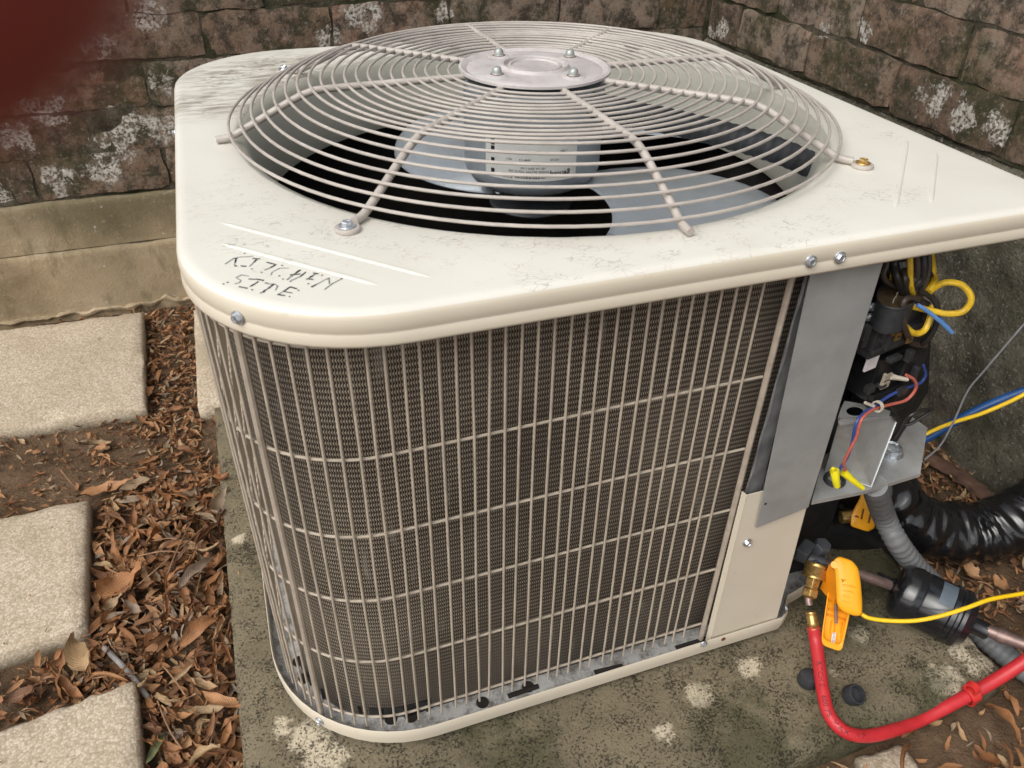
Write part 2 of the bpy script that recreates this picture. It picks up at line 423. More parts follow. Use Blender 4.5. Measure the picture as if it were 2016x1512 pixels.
M['oldwood'] = simple('rotten_wood', (.10, .052, .034), .9, var=.45, vs=40, bump=.8, bs=120, dirt=((.22, .15, .1), .4))
M['greytwig'] = simple('grey_stick', (.3, .28, .27), .8, var=.25, vs=80)

def m_pan():
    n = NT('pan_inside_galvanised'); c = n.ramp(n.noise(18, 5), [(.3, (.52, .52, .51)), (.7, (.66, .66, .65))])
    c = n.mix(n.math('MULTIPLY', n.step(n.noise(55, 6, .75), .44, .62), .8), c, (.11, .085, .06)); return n.set(c, .55, .25)
M['pan'] = m_pan()
M['coil_inner'] = simple('darkened_inner_fins', (.018, .015, .013), .7, var=.3, vs=60)  # inner side of the fins coloured near black, painting in the dim interior
def m_coil():
    n = NT('coil_fins'); uv = n.n('ShaderNodeUVMap').outputs[0]; sp = n.n('ShaderNodeSeparateXYZ'); n.L(uv, sp.inputs[0])
    s, z = sp.outputs[0], sp.outputs[1]
    zz = n.math('ADD', z, n.math('MULTIPLY', n.noise(7, 2), .004))
    rowp = n.math('SINE', n.math('MULTIPLY', zz, 2*PI/.0068))
    wob = n.math('MULTIPLY', rowp, .00055)
    fin = n.math('SINE', n.math('MULTIPLY', n.math('ADD', s, wob), 2*PI/.0026))
    row2 = n.math('SINE', n.math('MULTIPLY', zz, 2*PI/.0068)); 
    a = n.math('MULTIPLY_ADD', fin, .24, .47); a = n.math('MULTIPLY_ADD', row2, .13, a)
    big = n.noise(5, 4); a = n.math('ADD', a, n.math('MULTIPLY_ADD', big, .35, -.17), clamp=True)
    c = n.ramp(a, [(.24, (.020, .014, .010)), (.5, (.12, .096, .073)), (.82, (.50, .44, .35))])
    # bent fins and dust: pale vertical scuffs, sooty bands
    sc = n.noise(1, 5, .6, vec=n.mapping((60, 60, 9))); c = n.mix(n.math('MULTIPLY', n.step(sc, .64, .76), .6), c, (.38, .35, .30)); c = n.mix(n.math('MULTIPLY', n.step(n.noise(150, 4, .8), .66, .74), .5), c, (.42, .39, .34)); c = n.mix(n.math('MULTIPLY', n.step(n.math('ADD', n.math('MULTIPLY', z, -1), n.math('MULTIPLY', n.noise(14, 5), .12)), .60, .70), .7), c, (.07, .055, .042))
    dk = n.noise(1, 3, .5, vec=n.mapping((7, 7, 2.2))); c = n.mix(n.math('MULTIPLY', n.step(dk, .45, .72), .40), c, (.04, .034, .03))
    lo = n.step(z, .60, .64)
    n.bump(a, .55, .0015)
    return n.set(c, .55, .25, .35)
M['coil'] = m_coil()

def m_concrete(name, base, dark, light, pits, lightblobs, mossblobs, pitscale=220):
    n = NT(name)
    c = n.ramp(n.noise(9, 6, .6), [(.28, dark), (.5, base), (.75, tuple(min(1, x*1.3) for x in base))])
    c = n.mix(n.math('MULTIPLY', n.step(n.noise(300, 3, .7), .45, .7), .4), c, tuple(x*1.5 for x in base))
    if lightblobs:
        lb = n.math('ADD', n.math('MULTIPLY', n.blobs(lightblobs), .25), n.noise(30, 8, .80)); c = n.mix(n.math('MULTIPLY', n.step(lb, .66, .76), .85), c, light)
    if mossblobs:
        lb = n.math('ADD', n.math('MULTIPLY', n.blobs(mossblobs), .35), n.noise(22, 6, .65)); c = n.mix(n.math('MULTIPLY', n.step(lb, .60, .85), .7), c, (.06, .062, .030))
    pv = n.noise(pitscale*1.5, 5, .72); pn = n.noise(26, 4, .6)
    p = n.step(n.math('ADD', pv, n.math('MULTIPLY_ADD', pn, .40, -.20)), .555, .615); c = n.mix(n.math('MULTIPLY', p, pits*.85), c, (.026, .024, .018))
    h = n.math('SUBTRACT', n.noise(160, 5, .65), n.math('MULTIPLY', p, .6)); n.bump(h, .8, .003)
    return n.set(c, .9, 0, .2)
M['pad'] = m_concrete('mossy_pad_concrete', (.185, .155, .102), (.085, .075, .048), (.62, .54, .40), .9,
    [(pz(610, 1440, -.650), .05), (pz(640, 1490, -.650), .05), (pz(1370, 1370, -.650), .035), (pz(1480, 1310, -.650), .03), (pz(560, 1430, -.650), .03), (pz(1310, 1440, -.650), .025), (pz(470, 1060, -.650), .02),
     (pz(1920, 1290, -.650), .06), (pz(1860, 1340, -.650), .05), (pz(1690, 1245, -.650), .025), (pz(1640, 1325, -.650), .015), (pz(1850, 1390, -.70), .04)],
    [(pz(1650, 1500, -.69), .12), (pz(1850, 1420, -.69), .10), (pz(1480, 1500, -.67), .10), (pz(1450, 1440, -.650), .09), (pz(1000, 1480, -.650), .09), (pz(1650, 1190, -.650), .10), (pz(1720, 1100, -.650), .09)])
def m_paver():
    n = NT('aggregate_paver'); v = n.vor(300, out='Color'); vd = n.vor(300)
    sp = n.n('ShaderNodeSeparateColor'); n.L(v, sp.inputs[0])
    c = n.ramp(sp.outputs[0], [(.1, (.47, .385, .28)), (.5, (.56, .465, .35)), (.9, (.68, .59, .465))])
    c = n.mix(n.math('MULTIPLY', n.step(n.noise(7, 5, .6, dist=.8), .46, .70), .45), c, (.36, .28, .18)); c = n.mix(n.math('MULTIPLY', n.step(n.noise(70, 6, .75), .58, .68), .5), c, (.82, .72, .58))
    c = n.mix(n.math('MULTIPLY', n.step(vd, .45, .75), .35), c, (.28, .21, .14))
    c = n.mix(n.math('MULTIPLY', n.step(n.noise(80, 5, .7), .62, .75), .5), c, (.20, .15, .10))
    c = n.mix(n.math('MULTIPLY', n.step(n.noise(3.2, 6, .6, dist=.5), .52, .66), .5), c, (.33, .275, .18)); c = n.mix(n.math('MULTIPLY', n.step(n.noise(190, 4, .8), .62, .70), .6), c, (.17, .13, .09))
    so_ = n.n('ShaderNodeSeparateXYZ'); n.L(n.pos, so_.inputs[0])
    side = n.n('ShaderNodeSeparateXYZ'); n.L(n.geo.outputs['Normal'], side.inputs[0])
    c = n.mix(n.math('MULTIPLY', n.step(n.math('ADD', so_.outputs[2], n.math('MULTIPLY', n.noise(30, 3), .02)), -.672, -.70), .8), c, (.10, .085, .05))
    n.bump(n.math('ADD', n.math('MULTIPLY', vd, -.5), n.noise(120, 4)), .4, .002)
    return n.set(c, .88, 0, .25)
M['paver'] = m_paver()
def m_soil():
    n = NT('brown_soil'); c = n.ramp(n.noise(12, 7, .65), [(.25, (.08, .05, .028)), (.55, (.17, .11, .066)), (.8, (.26, .175, .11))])
    c = n.mix(n.math('MULTIPLY', n.step(n.noise(90, 5, .7), .58, .7), .5), c, (.04, .025, .014))
    c = n.mix(n.math('MULTIPLY', n.step(n.vor(120), .16, .08), .5), c, (.30, .22, .15))
    n.bump(n.noise(60, 7, .7), 1.0, .012); return n.set(c, .92, 0, .2)
M['soil'] = m_soil()
def m_footing(name, dark):
    n = NT(name)
    if dark:
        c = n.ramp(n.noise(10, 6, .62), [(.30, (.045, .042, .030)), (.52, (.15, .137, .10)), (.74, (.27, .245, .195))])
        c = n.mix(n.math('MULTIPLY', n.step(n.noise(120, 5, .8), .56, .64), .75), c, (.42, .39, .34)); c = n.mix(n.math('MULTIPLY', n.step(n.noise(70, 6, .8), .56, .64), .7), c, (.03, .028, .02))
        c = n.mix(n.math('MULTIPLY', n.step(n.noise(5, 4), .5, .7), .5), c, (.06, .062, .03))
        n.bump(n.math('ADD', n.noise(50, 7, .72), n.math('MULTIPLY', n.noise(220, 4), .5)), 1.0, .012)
    else:
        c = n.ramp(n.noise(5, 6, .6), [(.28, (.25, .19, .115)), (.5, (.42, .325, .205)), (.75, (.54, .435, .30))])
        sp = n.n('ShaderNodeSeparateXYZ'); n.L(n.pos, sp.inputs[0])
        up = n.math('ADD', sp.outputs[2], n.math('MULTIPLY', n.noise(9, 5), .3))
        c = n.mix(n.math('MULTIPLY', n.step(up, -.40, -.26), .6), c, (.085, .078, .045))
        c = n.mix(n.math('MULTIPLY', n.step(n.noise(3.5, 5), .5, .7), .45), c, (.16, .135, .08))
        c = n.mix(n.math('MULTIPLY', n.step(n.noise(1, 6, .7, vec=n.mapping((16, 16, 7))), .50, .64), .55), c, (.12, .10, .055)); c = n.mix(n.math('MULTIPLY', n.step(n.noise(60, 6, .8), .58, .68), .5), c, (.50, .43, .33)); c = n.mix(n.math('MULTIPLY', n.step(n.vor(26), .10, .06), .7), c, (.52, .47, .40))
        n.bump(n.math('ADD', n.math('MULTIPLY', n.noise(30, 7, .68), .5), n.noise(160, 4, .7)), .6, .003)
    return n.set(c, .92, 0, .2)
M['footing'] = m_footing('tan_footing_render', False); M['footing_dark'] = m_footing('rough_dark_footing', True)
BW = .95; RW = .848
def m_brick(right):
    n = NT('brick_face_right' if right else 'brick_face'); r = n.orand()
    c = n.ramp(n.math('ADD', n.math('MULTIPLY', r, .55), n.math('MULTIPLY', n.noise(22, 5), .45)), [(.15, (.085, .066, .050)), (.4, (.19, .125, .085)), (.62, (.26, .205, .155)), (.85, (.28, .145, .095))])
    c = n.mix(n.math('MULTIPLY', n.step(n.noise(24, 8, .76), .45, .58), .85), c, (.030, .026, .020))
    c = n.mix(n.math('MULTIPLY', n.step(n.noise(6, 6, .65), .48, .62), .65), c, (.050, .052, .022))
    c = n.mix(n.math('MULTIPLY', n.step(n.noise(110, 7, .8), .55, .64), .6), c, (.33, .29, .24)); c = n.mix(n.math('MULTIPLY', n.step(n.noise(52, 6, .75), .60, .68), .55), c, (.30, .25, .20)); c = n.mix(n.math('MULTIPLY', n.step(n.noise(75, 6, .8), .56, .63), .6), c, (.03, .027, .021))
    if right: bl = [(onr(*a), b) for a, b in (((1420, 60), .05), ((1695, 60), .045), ((1620, 55), .03), ((1840, 195), .06), ((1900, 230), .05), ((1960, 260), .05), ((1400, 75), .05))]
    else: bl = [(py(*a, BW), b) for a, b in (((30, 275), .06), ((205, 330), .07), ((315, 165), .05), ((320, 255), .07), ((110, 225), .05), ((240, 240), .06), ((10, 380), .05), ((300, 30), .06), ((230, 270), .07), ((110, 350), .06), ((720, 25), .07), ((640, 75), .05), ((200, 90), .05), ((60, 210), .04), ((870, 30), .04))]
    lm = n.math('ADD', n.math('MULTIPLY', n.blobs(bl), .24), n.noise(26, 8, .74))
    edge = n.noise(150, 4, .6)
    k = n.math('MULTIPLY', n.step(lm, .665, .72), n.step(edge, .40, .54))
    c = n.mix(n.math('MULTIPLY', k, .9), c, n.ramp(n.noise(60, 3), [(.3, (.42, .39, .34)), (.7, (.72, .68, .62))]))
    n.bump(n.math('ADD', n.math('ADD', n.noise(90, 7, .75), n.math('MULTIPLY', n.noise(28, 4), .12)), n.math('MULTIPLY', k, .3)), .9, .0045)
    return n.set(c, .9, 0, .22)
def onr(u, v): return pxx(u, v, RW)
M['brick'] = m_brick(False); M['brick_r'] = m_brick(True)
def m_mortar():
    n = NT('old_dark_mortar'); c = n.ramp(n.noise(26, 6, .65), [(.3, (.03, .027, .019)), (.5, (.085, .074, .052)), (.75, (.17, .145, .11))])
    c = n.mix(n.math('MULTIPLY', n.step(n.noise(7, 4), .48, .6), .7), c, (.025, .032, .010))
    n.bump(n.noise(90, 6, .7), 1, .008); return n.set(c, .95, 0, .15)
M['mortar'] = m_mortar()
def m_leaf(name, attr=False):
    n = NT(name)
    if attr:
        a = n.n('ShaderNodeAttribute'); a.attribute_name = 'tone'; r = a.outputs['Fac']
    else: r = n.orand()
    c = n.ramp(r, [(.0, (.12, .055, .028)), (.25, (.25, .115, .048)), (.5, (.37, .17, .070)), (.72, (.43, .225, .105)), (.88, (.44, .31, .17)), (1, (.26, .20, .155))])
    c = n.mix(n.math('MULTIPLY', n.step(n.noise(60, 5, .65), .52, .70), .5), c, (.09, .045, .025))
    uv = n.n('ShaderNodeUVMap').outputs[0]; sp = n.n('ShaderNodeSeparateXYZ'); n.L(uv, sp.inputs[0])
    rib = n.step(n.math('ABSOLUTE', n.math('SUBTRACT', sp.outputs[1], .5)), .05, .015)
    c = n.mix(n.math('MULTIPLY', rib, .4), c, (.36, .22, .12))
    vein = n.math('SINE', n.math('MULTIPLY', n.math('ADD', sp.outputs[0], n.math('MULTIPLY', n.math('ABSOLUTE', n.math('SUBTRACT', sp.outputs[1], .5)), -.5)), 95))
    n.bump(n.math('ADD', n.math('MULTIPLY', vein, .25), n.noise(140, 4)), .5, .0015)
    m = n.set(c, .50, 0, .4); 
    return m
M['leaf'] = m_leaf('dry_leaf'); M['leaf_stuff'] = m_leaf('dry_leaf_litter', True)
M['greenleaf'] = simple('green_grey_leaf', (.13, .14, .06), .5, var=.2, vs=60)

# ================================================================== SETTING
SOIL = -.702
def sheet_h(x, y):
    h = nz((x, y, 0), 4)*.010+nz((x, y, 3), 13)*.005+nz((x, y, 7), 37)*.0025
    return SOIL+h-.004
def ground():
    vs, fs = [], []
    N = 150; x0, x1, y0, y1 = -1.6, 1.1, -1.3, 1.2
    for j in range(N+1):
        for i in range(N+1):
            x = x0+(x1-x0)*i/N; y = y0+(y1-y0)*j/N; vs.append((x, y, sheet_h(x, y)))
    for j in range(N):
        for i in range(N):
            a = j*(N+1)+i; fs.append((a, a+1, a+N+2, a+N+1))
    R = 40; b = len(vs); vs += [(-R, -R, SOIL-.02), (R, -R, SOIL-.02), (R, R, SOIL-.02), (-R, R, SOIL-.02)]
    c = [0, N, (N+1)*(N+1)-1, N*(N+1)]
    # skirt: four fans from the rim
    rim = [[i for i in range(N+1)], [j*(N+1)+N for j in range(N+1)], [N*(N+1)+i for i in range(N, -1, -1)], [j*(N+1) for j in range(N, -1, -1)]]
    for k in range(4):
        e = rim[k]; p, q = b+k, b+(k+1) % 4; m_ = len(e)//2
        for i in range(len(e)-1): fs.append((e[i], p if i < m_ else q, e[i+1]))
        fs.append((e[m_], p, q))
    o = mesh('soil', vs, fs, M['soil'], None, True)
    return tag(o, kind='structure')
soil = ground()

def slab(name, poly, top, bot, mat, parent=None, rough=.0015, bev=.006, sub=26, sag=0):
    """slab of poly (4 corners, ccw) with worn edges"""
    P = [Vector((p[0], p[1], 0)) for p in poly]; vs, fs = [], []; n = sub
    def q(u, v): return (P[0]*(1-u)+P[1]*u)*(1-v)+(P[3]*(1-u)+P[2]*u)*v
    ring = []
    for j in range(n+1):
        for i in range(n+1):
            u, v = i/n, j/n; p = q(u, v)
            e = min(i, n-i, j, n-j)
            z = top+nz(p, 60)*rough+nz(p, 9)*rough*.8
            if e == 0: z -= bev*(.7+1.1*nz(p, 45))
            if e <= 1: z -= .004*max(0, nz(p, 17)-.15)*4
            vs.append((p.x, p.y, z))
    for j in range(n):
        for i in range(n):
            a = j*(n+1)+i; fs.append((a, a+1, a+n+2, a+n+1))
    # pull row next to rim close to rim
    cen = q(.5, .5)
    for j in range(n+1):
        for i in range(n+1):
            k = j*(n+1)+i; e = min(i, n-i, j, n-j)
            if e == 1:
                ii = 0 if i == 1 else (n if i == n-1 else i); jj = 0 if j == 1 else (n if j == n-1 else j)
                rp = Vector(vs[jj*(n+1)+ii]); cp = Vector(vs[k]); d = (cp-rp); d.z = 0; w_ = bev*(1+.5*nz(cp, 50))
                if d.length > 1e-6: d = d.normalized()*w_*(1.4 if (ii != i and jj != j) else 1)
                vs[k] = (rp.x+d.x, rp.y+d.y, cp.z)
    idx = [i for i in range(n+1)]+[j*(n+1)+n for j in range(1, n+1)]+[n*(n+1)+i for i in range(n-1, -1, -1)]+[j*(n+1) for j in range(n-1, 0, -1)]
    for i in idx:
        p = Vector(vs[i]); d = (p-cen); d.z = 0; j = nz((p.x, p.y, 5), 30)*.002
        ring.append(len(vs)); vs.append((p.x+j, p.y+j*.7, (top-bev*2+bot)/2))
    ring2 = []
    for i in idx:
        p = vs[i]; j = nz((p[0], p[1], 9), 24)*.003; ring2.append(len(vs)); vs.append((p[0]+j, p[1]+j, bot))
    m_ = len(idx)
    for k in range(m_):
        l = (k+1) % m_; fs.append((idx[k], ring[k], ring[l], idx[l])); fs.append((ring[k], ring2[k], ring2[l], ring[l]))
    return mesh(name, vs, fs, mat, parent, True)
PT = -.650
pad = slab('concrete_pad', [(-.508, -.602), (.512, -.592), (.512, .40), (-.512, .40)], PT, SOIL-.03, M['pad'], rough=.0022, bev=.009, sub=60)
tag(pad, 'dark mossy concrete pad under the air conditioner', 'concrete pad')
pl = slab('paving_slab', [(-.545, .425), (-.13, .425), (-.13, .835), (-.545, .835)], -.664, SOIL-.03, M['paver'], sub=24)
tag(pl, 'pale paver mostly hidden behind the air conditioner, beside the brick wall', 'paver', 'pavers beside the unit')
def pavp(a, z=-.67): p = pz(*a, z); return (p.x, p.y)
A1, B1, C1 = pavp((278, 612)), pavp((285, 795)), pavp((0, 845))
p1 = slab('paving_slab', [(-1.07, .487), (-.648, .476), (-.662, .874), (-1.07, .886)], -.67, SOIL-.03, M['paver'], sub=30)
tag(p1, 'tan square paver stained near the back wall, topmost of the left row', 'paver', 'pavers beside the unit')
p2 = slab('paving_slab', [(-1.12, -.125), (-.718, -.072), (-.736, .222), (-1.12, .190)], -.67, SOIL-.03, M['paver'], sub=30)
tag(p2, 'rough tan paver in the middle of the left row, leaves banked on its right edge', 'paver', 'pavers beside the unit')
p3 = slab('paving_slab', [(-1.04, -.640), (-.606, -.60), (-.645, -.192), (-1.06, -.255)], -.67, SOIL-.03, M['paver'], sub=30)
tag(p3, 'pebbly pale paver at the bottom left corner, nearest the camera', 'paver', 'pavers beside the unit')
cst = pz(1745, 1500, -.70)
p4 = slab('paving_slab', [(cst.x-.055, cst.y-.2), (cst.x+.03, cst.y-.2), (cst.x+.03, cst.y+.012), (cst.x-.04, cst.y+.015)], -.69, SOIL-.03, M['paver'], sub=16)
tag(p4, 'small pale concrete piece half buried in leaves below the red hose', 'paver', 'pavers beside the unit')

# ---- brick walls
def brick_mesh(seed, L=.269, H=.0892, D=.06):
    rnd = random.Random(seed); nx, nz_ = 15, 6; vs, fs = [], []
    off = Vector((rnd.random()*50, rnd.random()*50, 0))
    def edge(i, n):  # rounded silhouette
        t = abs(i/n*2-1); return t
    for j in range(nz_+1):
        for i in range(nx+1):
            x = -L/2+L*i/nx; z = -H/2+H*j/nz_
            ex, ez = edge(i, nx), edge(j, nz_)
            p = Vector((x, 0, z))*26+off
            x += mnoise.noise(p)*.007*(1 if i in (0, nx) else .4); z += mnoise.noise(p+Vector((9, 9, 9)))*.0065*(1 if j in (0, nz_) else .4)
            y = mnoise.noise(p*.8+Vector((3, 3, 3)))*.003+mnoise.noise(p*2.3)*.002
            if i in (0, nx) or j in (0, nz_): y += .0010+.003*max(0, mnoise.noise(p*1.7+Vector((5, 1, 7))))
            if i in (0, nx) and j in (0, nz_): y += .002; x *= 1-.006; z *= 1-.03
            vs.append((x, y, z))
    for j in range(nz_):
        for i in range(nx):
            a = j*(nx+1)+i; fs.append((a, a+1, a+nx+2, a+nx+1))
    idx = [i for i in range(nx+1)]+[j*(nx+1)+nx for j in range(1, nz_+1)]+[nz_*(nx+1)+i for i in range(nx-1, -1, -1)]+[j*(nx+1) for j in range(nz_-1, 0, -1)]
    b = len(vs)
    for i in idx: v = vs[i]; vs.append((v[0], D, v[2]))
    for k in range(len(idx)): l = (k+1) % len(idx); fs.append((idx[l], idx[k], b+k, b+l))
    me = bpy.data.meshes.new('brick'); me.from_pydata(vs, [], fs); me.polygons.foreach_set('use_smooth', [True]*len(fs)); me.set_sharp_from_angle(angle=math.radians(38)); me.update()
    return me
def wall(name, label, right, top):
    root = empty(name, ((RW+.08, .3, SOIL) if right else (-.3, BW+.08, SOIL)))
    tag(root, label, 'wall')
    mat = M['brick_r'] if right else M['brick']
    ms = [brick_mesh(s+(40 if right else 0)) for s in range(8)]
    half = [brick_mesh(s+100+(40 if right else 0), L=.132) for s in range(4)]
    for m_ in ms+half: m_.materials.append(mat)
    MP = .274; MC = .0935
    f = MB()
    if right:
        z0 = -.150; f.box((RW+.012+.1, -.30+.003, (z0-.9)/2-.0), (.2, 2.494, .9+z0+.0))
        mb = MB().box((RW+.005+.09, -.30+.003, (z0+top)/2), (.18, 2.494, top-z0+.0)); mo = mb.build('mortar', M['mortar']); keep(mo, root)
    else:
        z0 = -.407
        mb = MB().box((-.62, BW+.005+.09, (z0+top)/2), (2.95, .18, top-z0)); mo = mb.build('mortar', M['mortar']); keep(mo, root)
    n = int((top-z0)/MC)
    for k in range(n):
        z = z0+.006+MC*(k+.5)
        ph = (k % 2)*MP/2+random.uniform(-.02, .02)
        if right:
            rows = []; y = .94-(.0 if k % 2 else MP/2)
            s = .945
            first = True
            while s > -1.5:
                Lb = .132 if (first and k % 2 == 0) else .269
                c = s-Lb/2; rows.append((c, Lb)); s -= Lb+.006; first = False
            for (c, Lb) in rows:
                me = random.choice(half if Lb < .2 else ms); o = bpy.data.objects.new('brick', me); col.objects.link(o)
                o.location = (RW+random.uniform(-.003, .004), c, z+random.uniform(-.003, .003)); o.rotation_euler = (random.uniform(-.01, .01), random.uniform(-.02, .02), -PI/2+random.uniform(-.012, .012)); keep(o, root)
        else:
            s = RW-.012; first = True
            while s > -2.05:
                Lb = .132 if (first and k % 2) else .269
                c = s-Lb/2; s -= Lb+.006; first = False
                me = random.choice(half if Lb < .2 else ms); o = bpy.data.objects.new('brick', me); col.objects.link(o)
                o.location = (c, BW+random.uniform(-.003, .004), z+(c-.1)*.0+random.uniform(-.003, .003)); o.rotation_euler = (random.uniform(-.02, .02), random.uniform(-.01, .01), random.uniform(-.012, .012)); keep(o, root)
    return root
bwall = wall('brick_wall', 'long weathered brick wall with flaking whitewash behind the unit, over a tan rendered footing', False, .62)
rwall = wall('brick_wall', 'mossy dark brick wall on the right over a rough blackened concrete footing', True, .62)
def rough_block(name, x0, x1, z0, z1, plane, axis, mat, parent, amp, nx=90, nzz=24, seed=0, depth=.2, topedge=.012):
    """a rough rendered face with depth: axis 'y' = faces -y, 'x' = faces -x"""
    vs, fs = [], []
    for j in range(nzz+1):
        for i in range(nx+1):
            s = x0+(x1-x0)*i/nx; z = z0+(z1-z0)*j/nzz
            d = plane+nz((s, z, seed), 9)*amp+nz((s, z, seed+4), 28)*amp*.6+nz((s, z, seed+9), 70)*amp*.3
            if j == nzz: d += topedge*(1+.6*nz((s, seed, 1), 25)); z += nz((s, 2, seed), 12)*.006
            vs.append((s, d, z) if axis == 'y' else (d, s, z))
    for j in range(nzz):
        for i in range(nx):
            a = j*(nx+1)+i; q = (a, a+1, a+nx+2, a+nx+1); fs.append(q if axis == 'y' else q[::-1])
    b = len(vs)
    for i in range(nx+1):
        v = vs[nzz*(nx+1)+i]; vs.append((v[0], plane+depth, v[2]) if axis == 'y' else (plane+depth, v[1], v[2]))
    for i in range(nx):
        a = nzz*(nx+1)+i; q = (a, a+1, b+i+1, b+i); fs.append(q if axis == 'y' else q[::-1])
    o = mesh(name, vs, fs, mat, None, True); keep(o, parent); return o
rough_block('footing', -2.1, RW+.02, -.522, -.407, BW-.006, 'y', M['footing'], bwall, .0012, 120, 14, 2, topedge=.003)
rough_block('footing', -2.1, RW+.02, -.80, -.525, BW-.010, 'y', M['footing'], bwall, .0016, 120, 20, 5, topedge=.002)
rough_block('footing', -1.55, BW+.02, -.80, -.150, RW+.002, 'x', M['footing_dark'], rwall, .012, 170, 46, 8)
# flaking render lip where the back footing meets the soil
mbk = MB(); pts = [(x, BW-.013+nz((x, 0, 0), 30)*.010, -.684+nz((x, 4, 0), 22)*.010+nz((x, 7, 0), 60)*.005) for x in [(-2+.008*i) for i in range(300)]]
mbk.tube(pts, lambda i: .006+.006*nz((i*.37, 1, 1), 1), 6)
keep(mbk.build('render_lip', M['footing'], None, True), bwall)

# ================================================================== AIR CONDITIONER
unit = empty('air_conditioner', (0, 0, 0)); tag(unit, 'big cream outdoor air conditioner with round fan guard and open wiring corner', 'air conditioner')
H0 = .445
# ---- top cover
def cover():
    CR = (.175, .175, .175, .045); dr = lambda d: tuple(q-d for q in CR)
    base = rr(H0, CR, 14, 10); n = len(base)
    vs, fs = [], []
    prof = [('c', .3715, -.006), ('c', .3735, -.0015), ('c', .378, 0), ('b', .5, 0), ('o', .013, 0), ('o', .0078, -.0003), ('o', .0045, -.0015), ('o', .0018, -.0038), ('o', .0004, -.0072), ('o', 0, -.0125), ('o', .0006, -.0190), ('o', .0011, -.0200), ('o', .0008, -.0212), ('o', -.0002, -.0232), ('o', -.0006, -.030), ('o', -.0002, -.0322), ('o', .0018, -.0325), ('o', .003, -.030), ('o', .003, -.012), ('o', .006, -.005)]
    for (k, a, z) in prof:
        if k == 'o': ring = rr(H0-a, dr(a), 14, 10)
        elif k == 'c':
            ring = [(a*math.cos(math.atan2(y, x)), a*math.sin(math.atan2(y, x))) for (x, y) in base]
        else:
            ri = rr(H0-.013, dr(.013), 14, 10); ring = [((.378*math.cos(math.atan2(y, x))+ri[i][0])/2, (.378*math.sin(math.atan2(y, x))+ri[i][1])/2) for i, (x, y) in enumerate(base)]
        vs += [(x, y, z) for (x, y) in ring]
    for j in range(len(prof)-1):
        for i in range(n):
            l = (i+1) % n; fs.append((j*n+i, (j+1)*n+i, (j+1)*n+l, j*n+l))
    me = bpy.data.meshes.new('top_cover'); me.from_pydata(vs, [], fs)
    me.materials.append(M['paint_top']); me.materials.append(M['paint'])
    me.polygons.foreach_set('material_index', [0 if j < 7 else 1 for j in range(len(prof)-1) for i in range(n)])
    me.polygons.foreach_set('use_smooth', [True]*len(fs)); me.update()
    o = bpy.data.objects.new('top_cover', me); col.objects.link(o); o.parent = unit; return o
cov = cover()
for sx in (-1, 1):
    for sy in (-1, 1):
        for a, b in (((.407, .230), (.238, .403)), ((.407, .278), (.284, .402))):
            if sx == 1 and sy == 1 and False: continue
            p, q = Vector((a[0]*sx, a[1]*sy, -.0026)), Vector((b[0]*sx, b[1]*sy, -.0026)); N = 24
            mb = MB().tube([p+(q-p)*i/N for i in range(N+1)], lambda i: .0040*min(1, .60+min(i, 24-i)/2*.4), 10)
            mb.build('embossed_rib', M['paint_top'], cov, True)
# ---- marker lettering, faded strokes laid on the sheet
def stroke(mb, pts, wd):
    P = [pz(400+a/4.032, 400+b/4.032, .0005) for a, b in pts]
    for i in range(len(P)-1):
        a, b = P[i], P[i+1]; d = (b-a); d.z = 0; d.normalize(); n_ = Vector((-d.y, d.x, 0)); w0 = wd*(.55+.45*random.random()); w1 = wd*(.55+.45*random.random())
        a2, b2 = a-d*wd*.25, b+d*wd*.25
        mb.add([a2-n_*w0, b2-n_*w1, b2+n_*w1, a2+n_*w0], [(0, 1, 2, 3)])
def dot(mb, a, b, r=.0009):
    c = pz(400+a/4.032, 400+b/4.032, .0005); mb.add([c+Vector((math.cos(t)*r, math.sin(t)*r, 0)) for t in [k*PI/3 for k in range(6)]], [(0, 1, 2, 3, 4, 5)])
dark_, faint_ = MB(), MB()
for s in ([(262, 436), (252, 470)], [(240, 437), (272, 434)], [(392, 437), (452, 441)], [(425, 446), (398, 470)], [(505, 468), (578, 487)], [(570, 490), (535, 510)], [(770, 528), (735, 552)], [(690, 568), (770, 560)], [(815, 545), (770, 580)],
          [(875, 553), (912, 560)], [(868, 575), (845, 588)], [(816, 600), (872, 603)], [(862, 662), (905, 640)], [(362, 601), (432, 603), (480, 612)], [(438, 620), (402, 643), (372, 660)], [(283, 661), (350, 674)], [(560, 642), (515, 675)], [(490, 690), (474, 706)],
          [(690, 663), (742, 678)], [(690, 663), (640, 697)], [(640, 700), (707, 712)], [(590, 724), (648, 732)], [(300, 497), (340, 500)]):
    stroke(dark_, s, .00085)
for s in ([(172, 482), (240, 437)], [(270, 428), (395, 420)], [(252, 470), (247, 494)], [(398, 470), (365, 503)], [(535, 510), (487, 530)], [(680, 513), (605, 515), (550, 543), (535, 570)], [(735, 552), (690, 585), (665, 607)], [(770, 580), (700, 612)],
          [(890, 556), (868, 575)], [(845, 588), (826, 602)], [(905, 640), (960, 610), (998, 592), (1002, 640)], [(1095, 600), (1020, 640), (962, 684)], [(365, 578), (300, 568), (260, 590), (300, 612), (285, 630), (250, 638)], [(515, 675), (490, 690)],
          [(515, 640), (565, 640), (590, 656), (572, 690)], [(640, 697), (590, 724)]):
    stroke(faint_, s, .00055)
for a, b in ((252, 497), (264, 497), (328, 398), (387, 521), (462, 548), (605, 576), (625, 493), (632, 601), (693, 618), (835, 638), (942, 570), (1100, 598), (193, 627), (160, 640), (388, 686), (495, 632), (458, 710), (755, 690), (685, 740), (862, 662), (290, 661), (507, 633)): dot(dark_, a, b)
